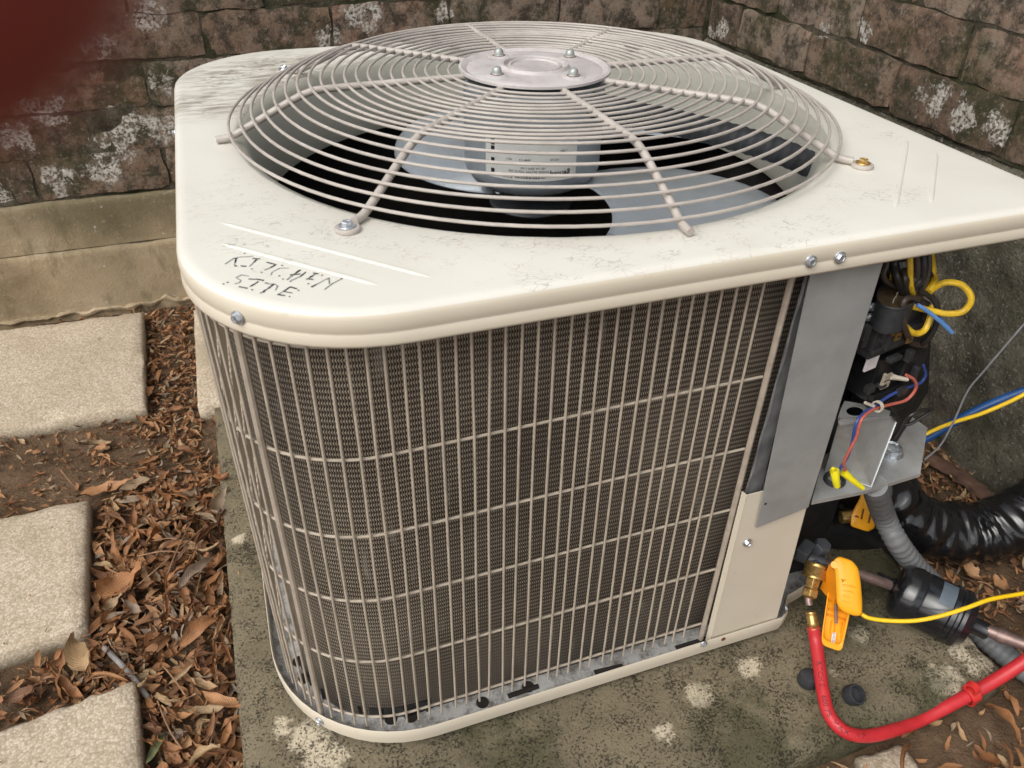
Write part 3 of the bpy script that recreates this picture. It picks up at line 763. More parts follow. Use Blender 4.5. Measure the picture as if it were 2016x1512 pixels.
dark_.build('marker_lettering', M['ink'], cov); faint_.build('marker_lettering', M['ink_faint'], cov)
# ---- screws
def screw_mesh(name, wr=.0064, hr=.0046, h=.0042, mat='zinc', slot=True):
    mb = MB(); mb.lathe([(wr*.95, 0), (wr, .0006), (wr*.96, .0012), (hr*1.08, .0016)], seg=24)
    mb.lathe([(hr, .0014), (hr, h-.0008), (hr*.86, h), (hr*.62, h), (hr*.55, h-.0007), (.0001, h-.0007)], seg=6)
    o = mb.build(name, M[mat], None, False); me = o.data; bpy.data.objects.remove(o); return me
SC = screw_mesh('screw'); SCB = screw_mesh('bolt', .0084, .0052, .0052); SCY = screw_mesh('bolt', .0084, .0052, .0052, 'brasszinc'); SCS = screw_mesh('screw', .0055, .0040, .0035)
def put(me, name, p, nrm, parent, spin=0.3):
    o = bpy.data.objects.new(name, me); col.objects.link(o); o.parent = parent
    o.matrix_local = Matrix.Translation(p) @ Vector(nrm).to_track_quat('Z', 'Y').to_matrix().to_4x4() @ Matrix.Rotation(spin, 4, 'Z'); return o
a_ = math.radians(222); cc = -(H0-.175)
put(SC, 'screw', (cc+.1755*math.cos(a_), cc+.1755*math.sin(a_), -.0175), (math.cos(a_), math.sin(a_), .05), unit)
put(SC, 'screw', (.110, -H0-.0004, -.017), (0, -1, .1), unit, .7); put(SC, 'screw', (.143, -H0-.0004, -.018), (0, -1, .1), unit, .2)
put(SC, 'screw', (-H0-.0004, .10, -.017), (-1, 0, .1), unit, .7)
# ---- venturi, fan, motor
mb = MB(); prof = [(.3735, -.002), (.368, -.004), (.362, -.012), (.358, -.03), (.355, -.065), (.355, -.098), (.358, -.108), (.362, -.107), (.359, -.098), (.359, -.065), (.362, -.03), (.367, -.012), (.375, -.0065)]
mb.lathe(prof, seg=96, caps=False); mb.build('venturi_ring', M['venturi'], unit, True)
def hang(z): return z
mb = MB(); mb.lathe([(.02, .046), (.087, .046), (.0915, .042), (.0915, -.057), (.0905, -.067), (.083, -.079), (.071, -.086), (.059, -.089), (.0575, -.092), (.012, -.094)], seg=48)
mot = mb.build('motor', M['motor'], unit, True)
mb = MB(); mb.lathe([(.0785, -.074+.004), (.0705, -.0745), (.0685, -.0765)], seg=48, caps=False)
for a in (-150, -30, 90):
    q = math.radians(a); put(SCS, 'screw', (.068*math.cos(q), .068*math.sin(q), -.0875), (0, 0, -1), mot)
MB().lathe([(.0065, -.092), (.0065, -.118)], seg=14).build('motor_shaft', M['rust'], unit, True)
MB().lathe([(.014, -.112), (.02, -.114), (.055, -.118), (.058, -.121), (.055, -.124), (.01, -.124)], seg=32).build('fan_hub', M['casting'], unit, True)
MB().lathe([(.017, -.098), (.019, -.100), (.019, -.113), (.012, -.114)], seg=20).build('hub_bushing', M['casting'], unit, True)
def blade(a0, h0, h1):
    vs, fs = [], []; nr, na = 16, 18
    for j in range(nr+1):
        t = j/nr; r = .052+t*(.340-.052)
        sw = math.radians(24-52*t**1.15); hw = math.radians(h0+h1*t)
        for i in range(na+1):
            q = i/na*2-1; rr2 = r*(1-.10*(abs(q)**5)*t)
            a = a0+sw+q*hw*(1-.12*t**6); z = -.094+q*-.014*(1.25-.45*t)+.010*(1-q*q)
            vs.append((rr2*math.cos(a), rr2*math.sin(a), z))
    n = len(vs); vs += [(x, y, z-.0014) for (x, y, z) in vs]
    for j in range(nr):
        for i in range(na):
            a = j*(na+1)+i; fs.append((a, a+1, a+na+2, a+na+1)); fs.append((n+a, n+a+na+1, n+a+na+2, n+a+1))
    for i in range(na):
        a = nr*(na+1)+i; fs.append((a, a+1, n+a+1, n+a)); fs.append((i+1, i, n+i, n+i+1))
    for j in range(nr):
        a = j*(na+1); fs.append((a, a+na+1, n+a+na+1, n+a)); b = a+na; fs.append((b+na+1, b, n+b, n+b+na+1))
    return mesh('fan_blade', vs, fs, M['blade'], unit, True)
for a, h0, h1 in ((-33, 40, 13), (66, 24, 6), (116, 22, 4)): blade(math.radians(a), h0, h1)
# motor label (upside down, wrapped round the can)
def text_polys(body, size, bold=False):
    cu = bpy.data.curves.new('t', 'FONT'); cu.body = body; cu.size = size; cu.resolution_u = 2
    if bold: cu.offset = size*.02
    o = bpy.data.objects.new('t', cu); me = bpy.data.meshes.new_from_object(o)
    vs = [v.co.copy() for v in me.vertices]; fs = [tuple(p.vertices) for p in me.polygons]
    bpy.data.objects.remove(o); bpy.data.curves.remove(cu); bpy.data.meshes.remove(me); return vs, fs
dirc = math.atan2(CAM.y, CAM.x)  # the label faces roughly the open side
lc = math.radians(-112)
def on_can(x, y, r=.0922):   # x along the can (text running right when read upside down), y up
    a = lc-x/.0775; y = -.030+(y+.022)*1.15; return (r*math.cos(a), r*math.sin(a), y)
vs, fs = [], []; LW, LZ0, LZ1 = .104, -.046, .002; N = 20
for j in range(2):
    for i in range(N+1):
        x = (i/N-.5)*LW; vs.append(on_can(x, (LZ0, LZ1)[j]))
for i in range(N): fs.append((i, i+1, N+2+i, N+1+i))
lab = mesh('motor_label', vs, fs, M['paper'], mot)
mb = MB()
def can_text(body, size, x, z, bold=False):
    v, f = text_polys(body, size, bold); mb.add([on_can(x+p.x, z-p.y, .0925) for p in v], f)
def can_rect(x0, x1, z0, z1): mb.add([on_can(x0, z0, .0925), on_can(x1, z0, .0925), on_can(x1, z1, .0925), on_can(x0, z1, .0925)], [(0, 1, 2, 3)])
can_text('genteq', .0085, -.044, -.036, True)
x = -.016
rb = random.Random(3)
while x < .016:
    w_ = rb.uniform(.0004, .0012); can_rect(x, x+w_, -.043, -.0385); x += w_+rb.uniform(.0004, .001)
can_text('MODEL 5KCP39  VOLTS 208', .0035, -.020, -.034); can_text('HP 1/4  RPM 1100', .0035, -.016, -.030); can_text('ROHS', .0042, .019, -.041)
can_text('AMP 1.4', .0035, .0, -.021); can_text('HZ 60', .0035, -.030, -.021); can_text('PH 1', .0035, .020, -.021)
can_text('1 SPD', .0035, -.04, -.012); can_text('CCW', .0035, -.01, -.012)
for z0 in (-.043, -.031, -.018, -.010): can_rect(.040, .0445, z0, z0+.007)
mb.build('label_print', M['ink'], lab)
# hub plate
hub = MB().lathe([(.0002, .0600), (.0290, .0592), (.0305, .0612), (.0335, .0612), (.035, .0580), (.0375, .0578), (.0395, .0625), (.0425, .0628), (.0455, .0592), (.076, .0585), (.083, .0580), (.0865, .0565), (.0885, .0580), (.0935, .0600), (.0965, .0590), (.0965, .0560), (.092, .0555), (.02, .055)], seg=64).build('hub_plate', M['hub'], unit, True)
# pressed petals round the nuts
for k in range(4):
    a = math.radians(25+90*k); c = Vector((.066*math.cos(a), .066*math.sin(a), .0575))
    MB().lathe([(.017, 0), (.013, .0022), (.009, .003), (.0005, .003)], o=c, seg=20).build('pressed_pad', M['hub'], hub, True)
    nb = MB().lathe([(.0072, .0025), (.0076, .0036), (.0068, .0044)], o=c, seg=20).lathe([(.0060, .0040), (.0060, .0066), (.0055, .0090), (.0042, .0108), (.0020, .0118), (.0004, .0120)], o=c, seg=16)
    nut = nb.build('acorn_nut', M['acorn'], hub, True)
    MB().lathe([(.0080, .0026), (.0083, .0034), (.0077, .0037)], o=c, seg=20).build('rusty_washer', M['rust'], hub, True)
# guard: rings and spokes
def gz(r):
    if r < .282: return .0545
    t = (r-.282)/(.3812-.282); return .0545*(1-t)+.0125*t - .003*math.sin(t*PI)*-1
for k in range(20):
    r = .1095+.01430*k; z = gz(r); N = 96
    me = MB().tube([(r*math.cos(2*PI*i/N), r*math.sin(2*PI*i/N), z+.0008*math.sin(2*PI*i/N*2+k)) for i in range(N)], .0018, 8, closed=True)
    me.build('guard_ring', M['guard'], unit, True)
for k in range(8):
    a = math.radians(45*k+1.0*(1 if k % 2 == 0 else -.5)); diag = k % 2 == 1; e = Vector((math.cos(a), math.sin(a), 0))
    rz = [(.092, .0528), (.18, .0526), (.262, .0522), (.285, .0495), (.31, .0400), (.355, .0185), (.380, .0072), (.392 if diag else .397, .0052)]
    if diag: rz += [(.399, .005)]
    pts = cr([e*r+Vector((0, 0, z)) for r, z in rz], 5)
    sp = MB().tube(pts, .0043, 10)
    o = sp.build('guard_spoke', M['guard'], unit, True)
    if diag:
        c = e*.410
        MB().lathe([(.0118, .0002), (.0125, .0012), (.0122, .0034), (.011, .0044), (.0004, .0044)], o=c, seg=24).build('eyelet', M['guard'], o, True)
        put(SCY if k == 7 else SCB, 'bolt', c+Vector((0, 0, .0044)), (0, 0, 1), o, .3*k)
# ribbed black cable conduit inside
cp = cr([pz(1085, 200, .03), pz(1160, 205, .028), pz(1250, 226, .018), pz(1350, 246, .006), pz(1450, 272, -.006), pz(1540, 300, -.02), pz(1625, 338, -.045)], 22)
MB().tube(cp, lambda i: .0162 if (i//2) % 2 else .0154, 14).build('motor_conduit', M['black_rubber'], unit, True)
# ---- coil
def coil():
    at, L = rrpath(.4055, .128, .01)
        # from front right (x=.135,y=-.398) round the left and back to the right side y=-.15
    N = 260; vs, fs, uv = [], [], []
    # total path: find s of start & end by scanning
    S = [i*L/2000 for i in range(2000)]
    s1 = min(S, key=lambda s: math.dist(at(s), (.168, -.3935))); s0 = min(S, key=lambda s: math.dist(at(s), (.3925, -.10)))-L
    if s0 > s1: s0 -= L
    # direction ccw from the right middle: right -> back -> left -> front; s0 (right) to s1 (front)
    while s1 - s0 > L: s0 += L
    for i in range(N+1):
        s = s0+(s1-s0)*i/N; x, y = at(s)
        x2, y2 = at(s+.001); d = Vector((x2-x, y2-y)).normalized(); nn = Vector((d.y, -d.x))
        for (off, z) in ((0, -.012), (0, -.630), (-.021, -.630), (-.021, -.012)):
            vs.append((x+nn.x*off, y+nn.y*off, z)); uv.append((s, z))
    for i in range(N):
        a = i*4
        for k in range(4): fs.append((a+k, a+4+k, a+4+(k+1) % 4, a+(k+1) % 4))
    fs += [(0, 1, 2, 3), (N*4+3, N*4+2, N*4+1, N*4)]
    me = bpy.data.meshes.new('coil'); me.from_pydata(vs, [], fs); me.materials.append(M['coil']); me.materials.append(M['coil_inner'])
    ul = me.uv_layers.new(name='UVMap')
    for lp in me.loops: ul.data[lp.index].uv = uv[lp.vertex_index]
    me.polygons.foreach_set('material_index', [1 if k == 2 else 0 for i in range(N) for k in range(4)]+[0, 0])
    bm = bmesh.new(); bm.from_mesh(me); bmesh.ops.recalc_face_normals(bm, faces=bm.faces); bm.to_mesh(me); bm.free()
    o = bpy.data.objects.new('coil', me); col.objects.link(o); o.parent = unit
    return o
coil()
# ---- wire grille
GH = .424
at, L = rrpath(GH, .140, .01)
S = [i*L/4000 for i in range(4000)]
sA = min(S, key=lambda s: math.dist(at(s), (.121, -.412)))
sB = min(S, key=lambda s: math.dist(at(s), (.411, -.12)))-L
sp_ = .0158; Ltot = sA-sB if sA > sB else sA-sB+L
nW = int(Ltot/sp_)
sR = min(S, key=lambda s: math.dist(at(s), (-.4035, -.3745))); RODK = round(((sA-sR) % L)/sp_); RODOFF = ((sA-sR) % L)-RODK*sp_
print('rod at', RODK, RODOFF)
zh = (-.0475, -.1735, -.276, -.375, -.4835, -.596)
thick = {0: 1}
for k in range(nW+1):
    s = sA-k*sp_; x, y = at(s)
    big = k in (0, RODK, RODK+54)
    if k == 1: continue
    x2, y2 = at(s+.001); d = Vector((x2-x, y2-y)).normalized(); nn = Vector((d.y, -d.x))
    if big: top, bot, r = -.012, -.628, .0036
    else: top, bot, r = -.040+random.uniform(-.002, .001), -.6125+random.uniform(-.002, .002), .00145
    off = .0017
    j1, j2 = random.uniform(-.0012, .0012), random.uniform(-.0020, .0020); jm = random.uniform(-.0007, .0007)
    P = [(x+nn.x*off+d.x*(j1*(1-t)+j2*t+jm*math.sin(t*9+k)), y+nn.y*off+d.y*(j1*(1-t)+j2*t+jm*math.sin(t*9+k)), top+(bot-top)*t) for t in [q/10 for q in range(11)]]
    MB().tube(P, r, 8).build('grille_rod' if big else 'grille_wire', M['rod'] if big else M['wire'], unit, True)
for z in zh:
    pts = []
    n = 220; e = .010
    for i in range(n+1):
        s = sA+(-.004 if z > -.05 or z < -.59 else -.004)-(Ltot)*i/n; x, y = at(s); x2, y2 = at(s+.001); d = Vector((x2-x, y2-y)).normalized(); nn = Vector((d.y, -d.x))
        pts.append((x-nn.x*.0012, y-nn.y*.0012, z+.0006*math.sin(i*.15)))
    MB().tube(pts, .00165, 8).build('grille_crosswire', M['wire'], unit, True)
# ---- base pan
PH, PR, PTOP, PBOT = .443, .186, -.610, -.6365
def pan():
    P = [(x, y) for x, y in rr(PH, PR, 14, 10, BC)]
    ok = lambda p: not (p[1] < -.13 and p[0] > .225)
    i = next(i for i in range(len(P)) if ok(P[i]) and not ok(P[i-1])); seq = []
    while ok(P[i % len(P)]) and len(seq) < len(P): seq.append(P[i % len(P)]); i += 1
    ring0 = seq+[(.240, -.431), (.2535, -.425), (.262, -.412), (.272, -.400), (.30, -.394), (.33, -.386), (.365, -.366), (.395, -.33), (.415, -.28), (.427, -.21)]
    n = len(ring0); vs, fs = [], []
    def inset(d):
        outp = []
        for i in range(n):
            a, c = ring0[i-1], ring0[(i+1) % n]; t = Vector((c[0]-a[0], c[1]-a[1])).normalized(); outp.append((ring0[i][0]-t.y*d, ring0[i][1]+t.x*d))
        return outp
    prof = [(.0015, PBOT), (0, PBOT+.012), (0, PTOP-.003), (.0012, PTOP), (.0028, PTOP-.002), (.004, PTOP-.018), (.010, PTOP-.0215), (.03, PTOP-.0215), (.10, PTOP-.0215)]
    for (d, z) in prof: vs += [(x, y, z) for x, y in inset(d)]
    for j in range(len(prof)-1):
        for i in range(n):
            l = (i+1) % n; fs.append((j*n+i, (j+1)*n+i, (j+1)*n+l, j*n+l))
    fs.append(tuple((len(prof)-1)*n+i for i in range(n)))
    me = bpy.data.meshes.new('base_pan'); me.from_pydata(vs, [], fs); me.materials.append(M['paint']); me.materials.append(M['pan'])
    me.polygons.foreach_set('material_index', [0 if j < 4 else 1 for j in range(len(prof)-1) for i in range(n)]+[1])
    bm = bmesh.new(); bm.from_mesh(me); bmesh.ops.recalc_face_normals(bm, faces=bm.faces); bm.to_mesh(me); bm.free()
    me.polygons.foreach_set('use_smooth', [True]*len(me.polygons)); me.set_sharp_from_angle(angle=math.radians(50)); me.update()
    o = bpy.data.objects.new('base_pan', me); col.objects.link(o); o.parent = unit; return o
bp = pan()
for (u, v) in ((770, 1415), (810, 1411), (950, 1383), (1040, 1352), (600, 1335), (588, 1302)):
    c = pz(u, v, -.6312); MB().lathe([(.0085, -.0012), (.0085, .0004), (.0002, .0004)], o=c, seg=18).build('drain_hole', M['hole'], bp)
for (u, v, u2, v2) in ((1000, 1372, 1060, 1352), (1170, 1325, 1225, 1312), (1330, 1277, 1395, 1257)):
    a, b = pz(u, v, -.6325), pz(u2, v2, -.6325); MB().tube([a, b], .004, 8).build('drain_slot', M['hole'], bp)
# black plastic shoe under the coil at the near corner
rgn = MB()
cax, cay, cr0 = BC[0]-.273, BC[1]-.273, .134
pts = [(cax+cr0*math.cos(t), cay+cr0*math.sin(t)) for t in [math.radians(188+(300-188)*i/18) for i in range(19)]]
for i in range(18):
    (x0, y0), (x1, y1) = pts[i], pts[i+1]; q0 = (cax+(x0-cax)*.8, cay+(y0-cay)*.8); q1 = (cax+(x1-cax)*.8, cay+(y1-cay)*.8)
    rgn.add([(x0, y0, -.6305), (x1, y1, -.6305), (x1, y1, -.608), (x0, y0, -.608), (*q0, -.606), (*q1, -.606)], [(0, 1, 2, 3), (3, 2, 5, 4)])
    if i % 2 == 0: rgn.tube([(x0*1.002, y0*1.002, -.630), (x0*1.002, y0*1.002, -.610)], .0022, 6)
rgn.build('coil_shoe', M['black_plastic'], unit)
pa_ = math.radians(222); pq = PH-PR
put(SC, 'screw', (BC[0]-pq+(PR+.0004)*math.cos(pa_), BC[1]-pq+(PR+.0004)*math.sin(pa_), PTOP-.013), (math.cos(pa_), math.sin(pa_), 0), unit)
put(SCS, 'screw', py(1385, 1267, -.4315), (0, -1, 0), unit); put(SC, 'screw', py(1471, 1068, -.4265), (0, -1, 0), unit, 1); put(SCS, 'screw', py(1545, 1197, -.424), (1, -.3, .2), unit)
MB().lathe([(.0035, 0), (.0035, .0006), (.0002, .0006)], o=py(1424, 1258, -.4312), ax=(0, -1, 0), seg=14).build('rivet_hole', M['rust'], bp)
# ---- service corner panels
mb = MB()
P = [(.126, -.4250, -.34), (.222, -.4250, -.34), (.236, -.4260, -.628), (.128, -.4260, -.628)]
mb.quad(P[::-1], .0012); mb.quad([(.222, -.4250, -.34), (.236, -.4260, -.628), (.236, -.405, -.628), (.222, -.405, -.34)], .0012)
mb.quad([(.126, -.4250, -.34), (.128, -.426, -.628), (.1265, -.417, -.628), (.1245, -.417, -.34)], .0012)
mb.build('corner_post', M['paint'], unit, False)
mb = MB(); mb.quad([(.128, -.4290, -.014), (.216, -.4290, -.014), (.2225, -.4295, -.386), (.1485, -.4295, -.3985)][::-1], .0014)
mb.quad([(.216, -.4290, -.014), (.2225, -.4295, -.386), (.2225, -.417, -.386), (.216, -.417, -.014)], .0012)
gp = mb.build('control_panel_flange', M['galv'], unit)
mb = MB(); mb.lathe([(.0018, 0), (.0018, .0003), (.0001, .0003)], o=py(1507, 992, -.4296), ax=(0, -1, 0), seg=10); mb.build('screw_hole', M['hole'], gp)
strip = MB(); strip.quad([(.1365, -.4155, -.014), (.145, -.4155, -.014), (.154, -.4162, -.378), (.1305, -.4162, -.378)][::-1], .0015)
st = [(.123+.0045*math.sin(i*1.3)*.3, -.4245, -.05-.33*i/30) for i in range(31)]
strip.tube([( .1365-.006*i/30+.0010*math.sin(i*.9), -.4165, -.05-.33*i/30) for i in range(31)], .0014, 6); strip.build('seal_strip', M['dark_strip'], unit)
# partition walls that close the service corner off from the coil
mb = MB()
for a, b in (((.172, -.412), (.232, -.346)), ((.232, -.346), (.36, -.352)), ((.36, -.352), (.40, -.30)), ((.40, -.30), (.42, -.115))):
    mb.quad([(a[0], a[1], -.012), (b[0], b[1], -.012), (b[0], b[1], -.63), (a[0], a[1], -.63)], .0015)
mb.build('partition', M['black_plastic'], unit)
# shelf bracket
ZS = -.385
sh = [pz(*a, ZS) for a in ((1598, 986), (1700, 966), (1812, 931), (1826, 842), (1770, 803), (1700, 806), (1640, 832))]
mb = MB(); mb.quad(sh, .0014)
for i in (0, 1): 
    a, b = sh[i], sh[i+1]; mb.quad([a, b, b-Vector((0, 0, .006)), a-Vector((0, 0, .006))], .001)
shelf = mb.build('bracket_shelf', M['galv_light'], unit)
# folded bracket standing on it
b0, b1 = py(1618, 960, -.418), py(1700, 962, -.418); t0, t1 = py(1654, 824, -.416), py(1770, 820, -.400)
b0.z = b1.z = ZS+.001
mb = MB(); mb.quad([pz(1624, 928, ZS+.001), pz(1716, 960, ZS+.001), t1, t0], .0014); br = mb.build('folded_bracket', M['galv_light'], unit)
tt0, tt1 = pd(1652, 838, 0.0) if False else t0, t1
# tilted top tab with a round hole
def ringtab():
    A, B, Cc, D = py(1648, 836, -.418), py(1772, 819, -.402), py(1745, 800, -.385), py(1663, 789, -.385)
    u0, v0 = 1683, 809; vs, fs = [], []
    outer = [(1652, 838), (1700, 830), (1771, 819), (1748, 806), (1715, 798), (1663, 789), (1655, 805), (1649, 826)]
    n = 32
    def hit(u, v):
        nrm = (B-A).cross(D-A).normalized(); d = ray(u, v); return CAM+d*((A-CAM).dot(nrm)/d.dot(nrm))
    # outer polygon sampled by angle
    def poly_at(t):
        dx, dy = math.cos(t), math.sin(t); best = None
        for i in range(len(outer)):
            (x1, y1), (x2, y2) = outer[i], outer[(i+1) % len(outer)]
            ex, ey = x2-x1, y2-y1; den = dx*ey-dy*ex
            if abs(den) < 1e-9: continue
            tt = ((x1-u0)*ey-(y1-v0)*ex)/den; ss = ((x1-u0)*dy-(y1-v0)*dx)/den
            if tt > 0 and 0 <= ss <= 1 and (best is None or tt < best): best = tt
        return (u0+dx*best, v0+dy*best)
    for i in range(n):
        t = 2*PI*i/n; vs.append(hit(u0+17*math.cos(t), v0+9.5*math.sin(t)))
    for i in range(n): t = 2*PI*i/n; vs.append(hit(*poly_at(t)))
    fs = [(i, (i+1) % n, n+(i+1) % n, n+i) for i in range(n)]
    m2 = len(vs); vs += [v-Vector((0, 0, .0014)) for v in vs[:]]; fs += [tuple(m2+k for k in f[::-1]) for f in fs[:]]
    fs += [((i+1) % n, i, m2+i, m2+(i+1) % n) for i in range(n)]+[(n+i, n+(i+1) % n, m2+n+(i+1) % n, m2+n+i) for i in range(n)]
    return mesh('bracket_tab', vs, fs, M['galv_light'], br)
ringtab()
# grommet in the shelf
g = pz(1643, 945, ZS+.002); MB().lathe([(.0105, -.004), (.0135, -.004), (.0142, 0), (.0135, .004), (.0112, .005), (.0095, .003), (.0095, -.004)], o=g, seg=24, caps=False).build('rubber_grommet', M['black_rubber'], shelf, True)
MB().lathe([(.0094, -.002), (.0002, -.002)], o=g, seg=20, caps=False).build('grommet_mouth', M['hole'], shelf)
# conduit locknut and bushing coming up through the shelf
cn = pz(1752, 893, ZS); MB().lathe([(.017, 0), (.0175, .003), (.014, .0034), (.014, .012), (.0125, .0125), (.0105, .010), (.0105, 0)], o=cn, seg=10, caps=False).build('locknut', M['zinc'], shelf)
# ---- control box innards (standing in front of the partition)
def facing(p, d, rot): return None
YB = -.360
bx = MB(); 
bx.quad([py(1690, 640, YB), py(1835, 600, YB), py(1828, 770, YB), py(1760, 880, YB), py(1655, 800, YB)][::-1], .004); bx.build('control_plate', M['black_plastic'], unit)
# capacitor: oval can with a rusty top
cc_ = pz(1765, 582, -.108)
vs = []; mbc = MB(); n = 32
ax1, ax2 = Vector((.80, .60, 0)), Vector((-.60, .80, 0))
def oval(s, z): return [cc_+ax1*.034*s*math.cos(2*PI*i/n)+ax2*.020*s*math.sin(2*PI*i/n)+Vector((0, 0, z)) for i in range(n)]
rings = [oval(.92, -.0018), oval(.95, 0), oval(1.0, .0015), oval(1.02, .0005), oval(1, -.003), oval(.985, -.02), oval(.98, -.032)]
mbc.add(rings[0], [tuple(range(n))], 1)
for a, b in zip(rings, rings[1:]): mbc.add(a+b, [(i, n+i, n+(i+1) % n, (i+1) % n) for i in range(n)], 0)
cap = mbc.build('capacitor', [M['black_rubber'], M['rustcan']], unit, True)
for dx in (-.014, 0, .014): MB().box(cc_+ax1*dx+Vector((0, 0, .001)), (.005, .001, .006), Matrix.Rotation(.64, 3, 'Z')).build('terminal', M['terminal'], cap)
# contactor: stepped black block with brass terminals
RB = Matrix.Rotation(.20, 3, 'Z')
c0 = py(1750, 640, YB-.026)
k_ = MB().box(c0, (.088, .030, .052), RB).box(c0+Vector((.004, -.012, -.004)), (.060, .020, .022), RB).box(c0+Vector((-.028, -.020, .006)), (.010, .012, .02), RB); con = k_.build('contactor', M['contactor'], unit, False, .0015)
for (u, v, h) in ((1768, 662, .010), (1791, 668, .009), (1766, 646, .008), (1762, 655, .006)):
    q = py(u, v, YB-.056); MB().box(q, (.010, .0016, h), RB).lathe([(.0016, 0), (.0016, .0006), (.0001, .0006)], o=q+Vector((0, -.001, 0)), ax=(0, -1, 0), seg=8, mi=1).build('brass_terminal', [M['brass_dark'], M['hole']], con)
# relay with a bright coil window
c1 = py(1738, 722, YB-.020)
k_ = MB().box(c1, (.075, .032, .060), RB).box(c1+Vector((.020, -.014, .016)), (.040, .02, .026), RB).box(c1+Vector((.0, -.018, -.022)), (.066, .012, .012), RB); rel = k_.build('relay', M['black_plastic'], unit, False, .002)
q = py(1716, 712, YB-.043); MB().box(q, (.020, .003, .022), RB).build('coil_winding', simple('pinkish_silver_foil', (.78, .73, .75), .4, .1, var=.12, vs=90), rel, False, .0006)
c2 = py(1738, 785, YB-.012); k_ = MB().box(c2, (.10, .028, .040), RB).box(c2+Vector((-.02, -.016, .008)), (.05, .010, .012), RB); k_.build('relay_base', M['black_plastic'], unit, False, .003)
q = py(1748, 742, YB-.050)
MB().box(q, (.013, .0018, .008), RB).box(q+Vector((-.006, 0, -.004)), (.004, .0018, .020), RB).box(q+Vector((.0, 0, -.012)), (.014, .0018, .008), RB).build('spade_terminal', M['terminal'], rel)
MB().tube([py(1752, 741, YB-.047), py(1768, 744, YB-.048), py(1786, 747, YB-.050)], lambda i: (.0042, .003, .0026)[i], 8).build('crimp_sleeve', M['white_plastic'], rel, True)
for (u, v) in ((1716, 604), (1712, 624)): put(SCS, 'screw', py(u, v, -.395), (0, -1, 0), unit)
MB().box(py(1812, 688, YB-.03), (.006, .004, .016), RB).build('clip', M['zinc'], unit)
MB().box(py(1740, 628, YB-.006), (.11, .006, .05), RB).build('grey_backplate', M['dark_strip'], unit)
# dark wiring mass and loops. Depths vary about the box front
def wire(name, pts, r, mat, n=8, parent=None, seg=8): return MB().tube(cr(pts, n), r, seg).build(name, M[mat], parent or unit, True)
Y1 = -.40
def W(name, uvy, r, mat, **k): return wire(name, [py(u, v, y) for (u, v, y) in uvy], r, mat, **k)
W('yellow_wire', [(1790, 490, -.39), (1792, 520, -.40), (1793, 560, -.405), (1800, 585, -.40)], .0032, 'yellow_wire')
W('yellow_wire', [(1832, 495, -.38), (1836, 540, -.385), (1826, 560, -.39), (1812, 572, -.395)], .0038, 'yellow_wire')
W('yellow_wire', [(1766, 498, -.385), (1759, 520, -.385), (1752, 555, -.38)], .0018, 'yellow_wire')
W('yellow_wire', [(1830, 572, -.40), (1862, 556, -.41), (1895, 562, -.42), (1912, 588, -.43), (1898, 612, -.43), (1868, 618, -.425), (1835, 612, -.415), (1800, 604, -.41)], .0036, 'yellow_wire')
W('yellow_wire', [(1800, 604, -.41), (1778, 600, -.41), (1768, 618, -.41), (1780, 640, -.412), (1800, 656, -.415), (1820, 650, -.415), (1832, 622, -.41), (1836, 600, -.405)], .0036, 'yellow_wire')
W('brown_wire', [(1803, 490, -.39), (1806, 530, -.40), (1800, 575, -.402)], .0036, 'brown_wire')
W('black_wire', [(1816, 490, -.39), (1818, 530, -.40), (1810, 575, -.402)], .0038, 'black_wire')
W('brown_wire', [(1826, 488, -.385), (1828, 530, -.395), (1815, 575, -.40)], .0034, 'brown_wire')
W('brown_wire', [(1806, 574, -.402), (1830, 582, -.405), (1844, 600, -.41), (1846, 625, -.415), (1838, 650, -.415), (1822, 672, -.41), (1806, 682, -.40)], .0034, 'black_wire')
W('brown_wire', [(1808, 588, -.41), (1785, 588, -.418), (1776, 605, -.42), (1778, 635, -.42), (1787, 660, -.415), (1796, 676, -.405), (1822, 680, -.405)], .0036, 'brown_wire')
W('brown_wire', [(1812, 596, -.40), (1825, 612, -.398), (1820, 635, -.398), (1812, 648, -.395)], .0044, 'brown_wire')
W('black_wire', [(1748, 500, -.375), (1742, 530, -.375), (1738, 560, -.37)], .005, 'black_wire')
W('black_wire', [(1762, 505, -.372), (1760, 540, -.372), (1768, 585, -.378)], .006, 'black_wire')
W('light_blue_wire', [(1806, 600, -.415), (1825, 612, -.42), (1850, 632, -.425), (1874, 655, -.43)], .0023, 'sky_wire')
W('light_blue_wire', [(1846, 618, -.415), (1858, 636, -.42), (1868, 645, -.425)], .0018, 'sky_wire')
W('blue_wire', [(1817, 718, -.40), (1822, 738, -.40), (1810, 755, -.402), (1780, 765, -.405), (1750, 780, -.41), (1722, 799, -.418), (1702, 812, -.425), (1686, 832, -.432), (1678, 870, -.434), (1668, 900, -.434), (1652, 925, -.432)], .0019, 'blue_wire')
W('red_wire', [(1784, 738, -.41), (1800, 748, -.412), (1803, 765, -.412), (1785, 787, -.413), (1755, 796, -.415), (1728, 803, -.420), (1710, 812, -.427), (1695, 828, -.434), (1686, 860, -.436), (1668, 895, -.436), (1661, 915, -.434), (1666, 930, -.434)], .0019, 'red_wire')
W('black_wire', [(1760, 820, -.405), (1772, 832, -.405), (1790, 835, -.41), (1820, 818, -.415), (1836, 806, -.415), (1815, 808, -.42), (1790, 820, -.42), (1776, 838, -.41), (1760, 862, -.40)], .0022, 'black_wire')
W('black_wire', [(1758, 798, -.40), (1762, 815, -.40), (1772, 834, -.405)], .003, 'black_wire')
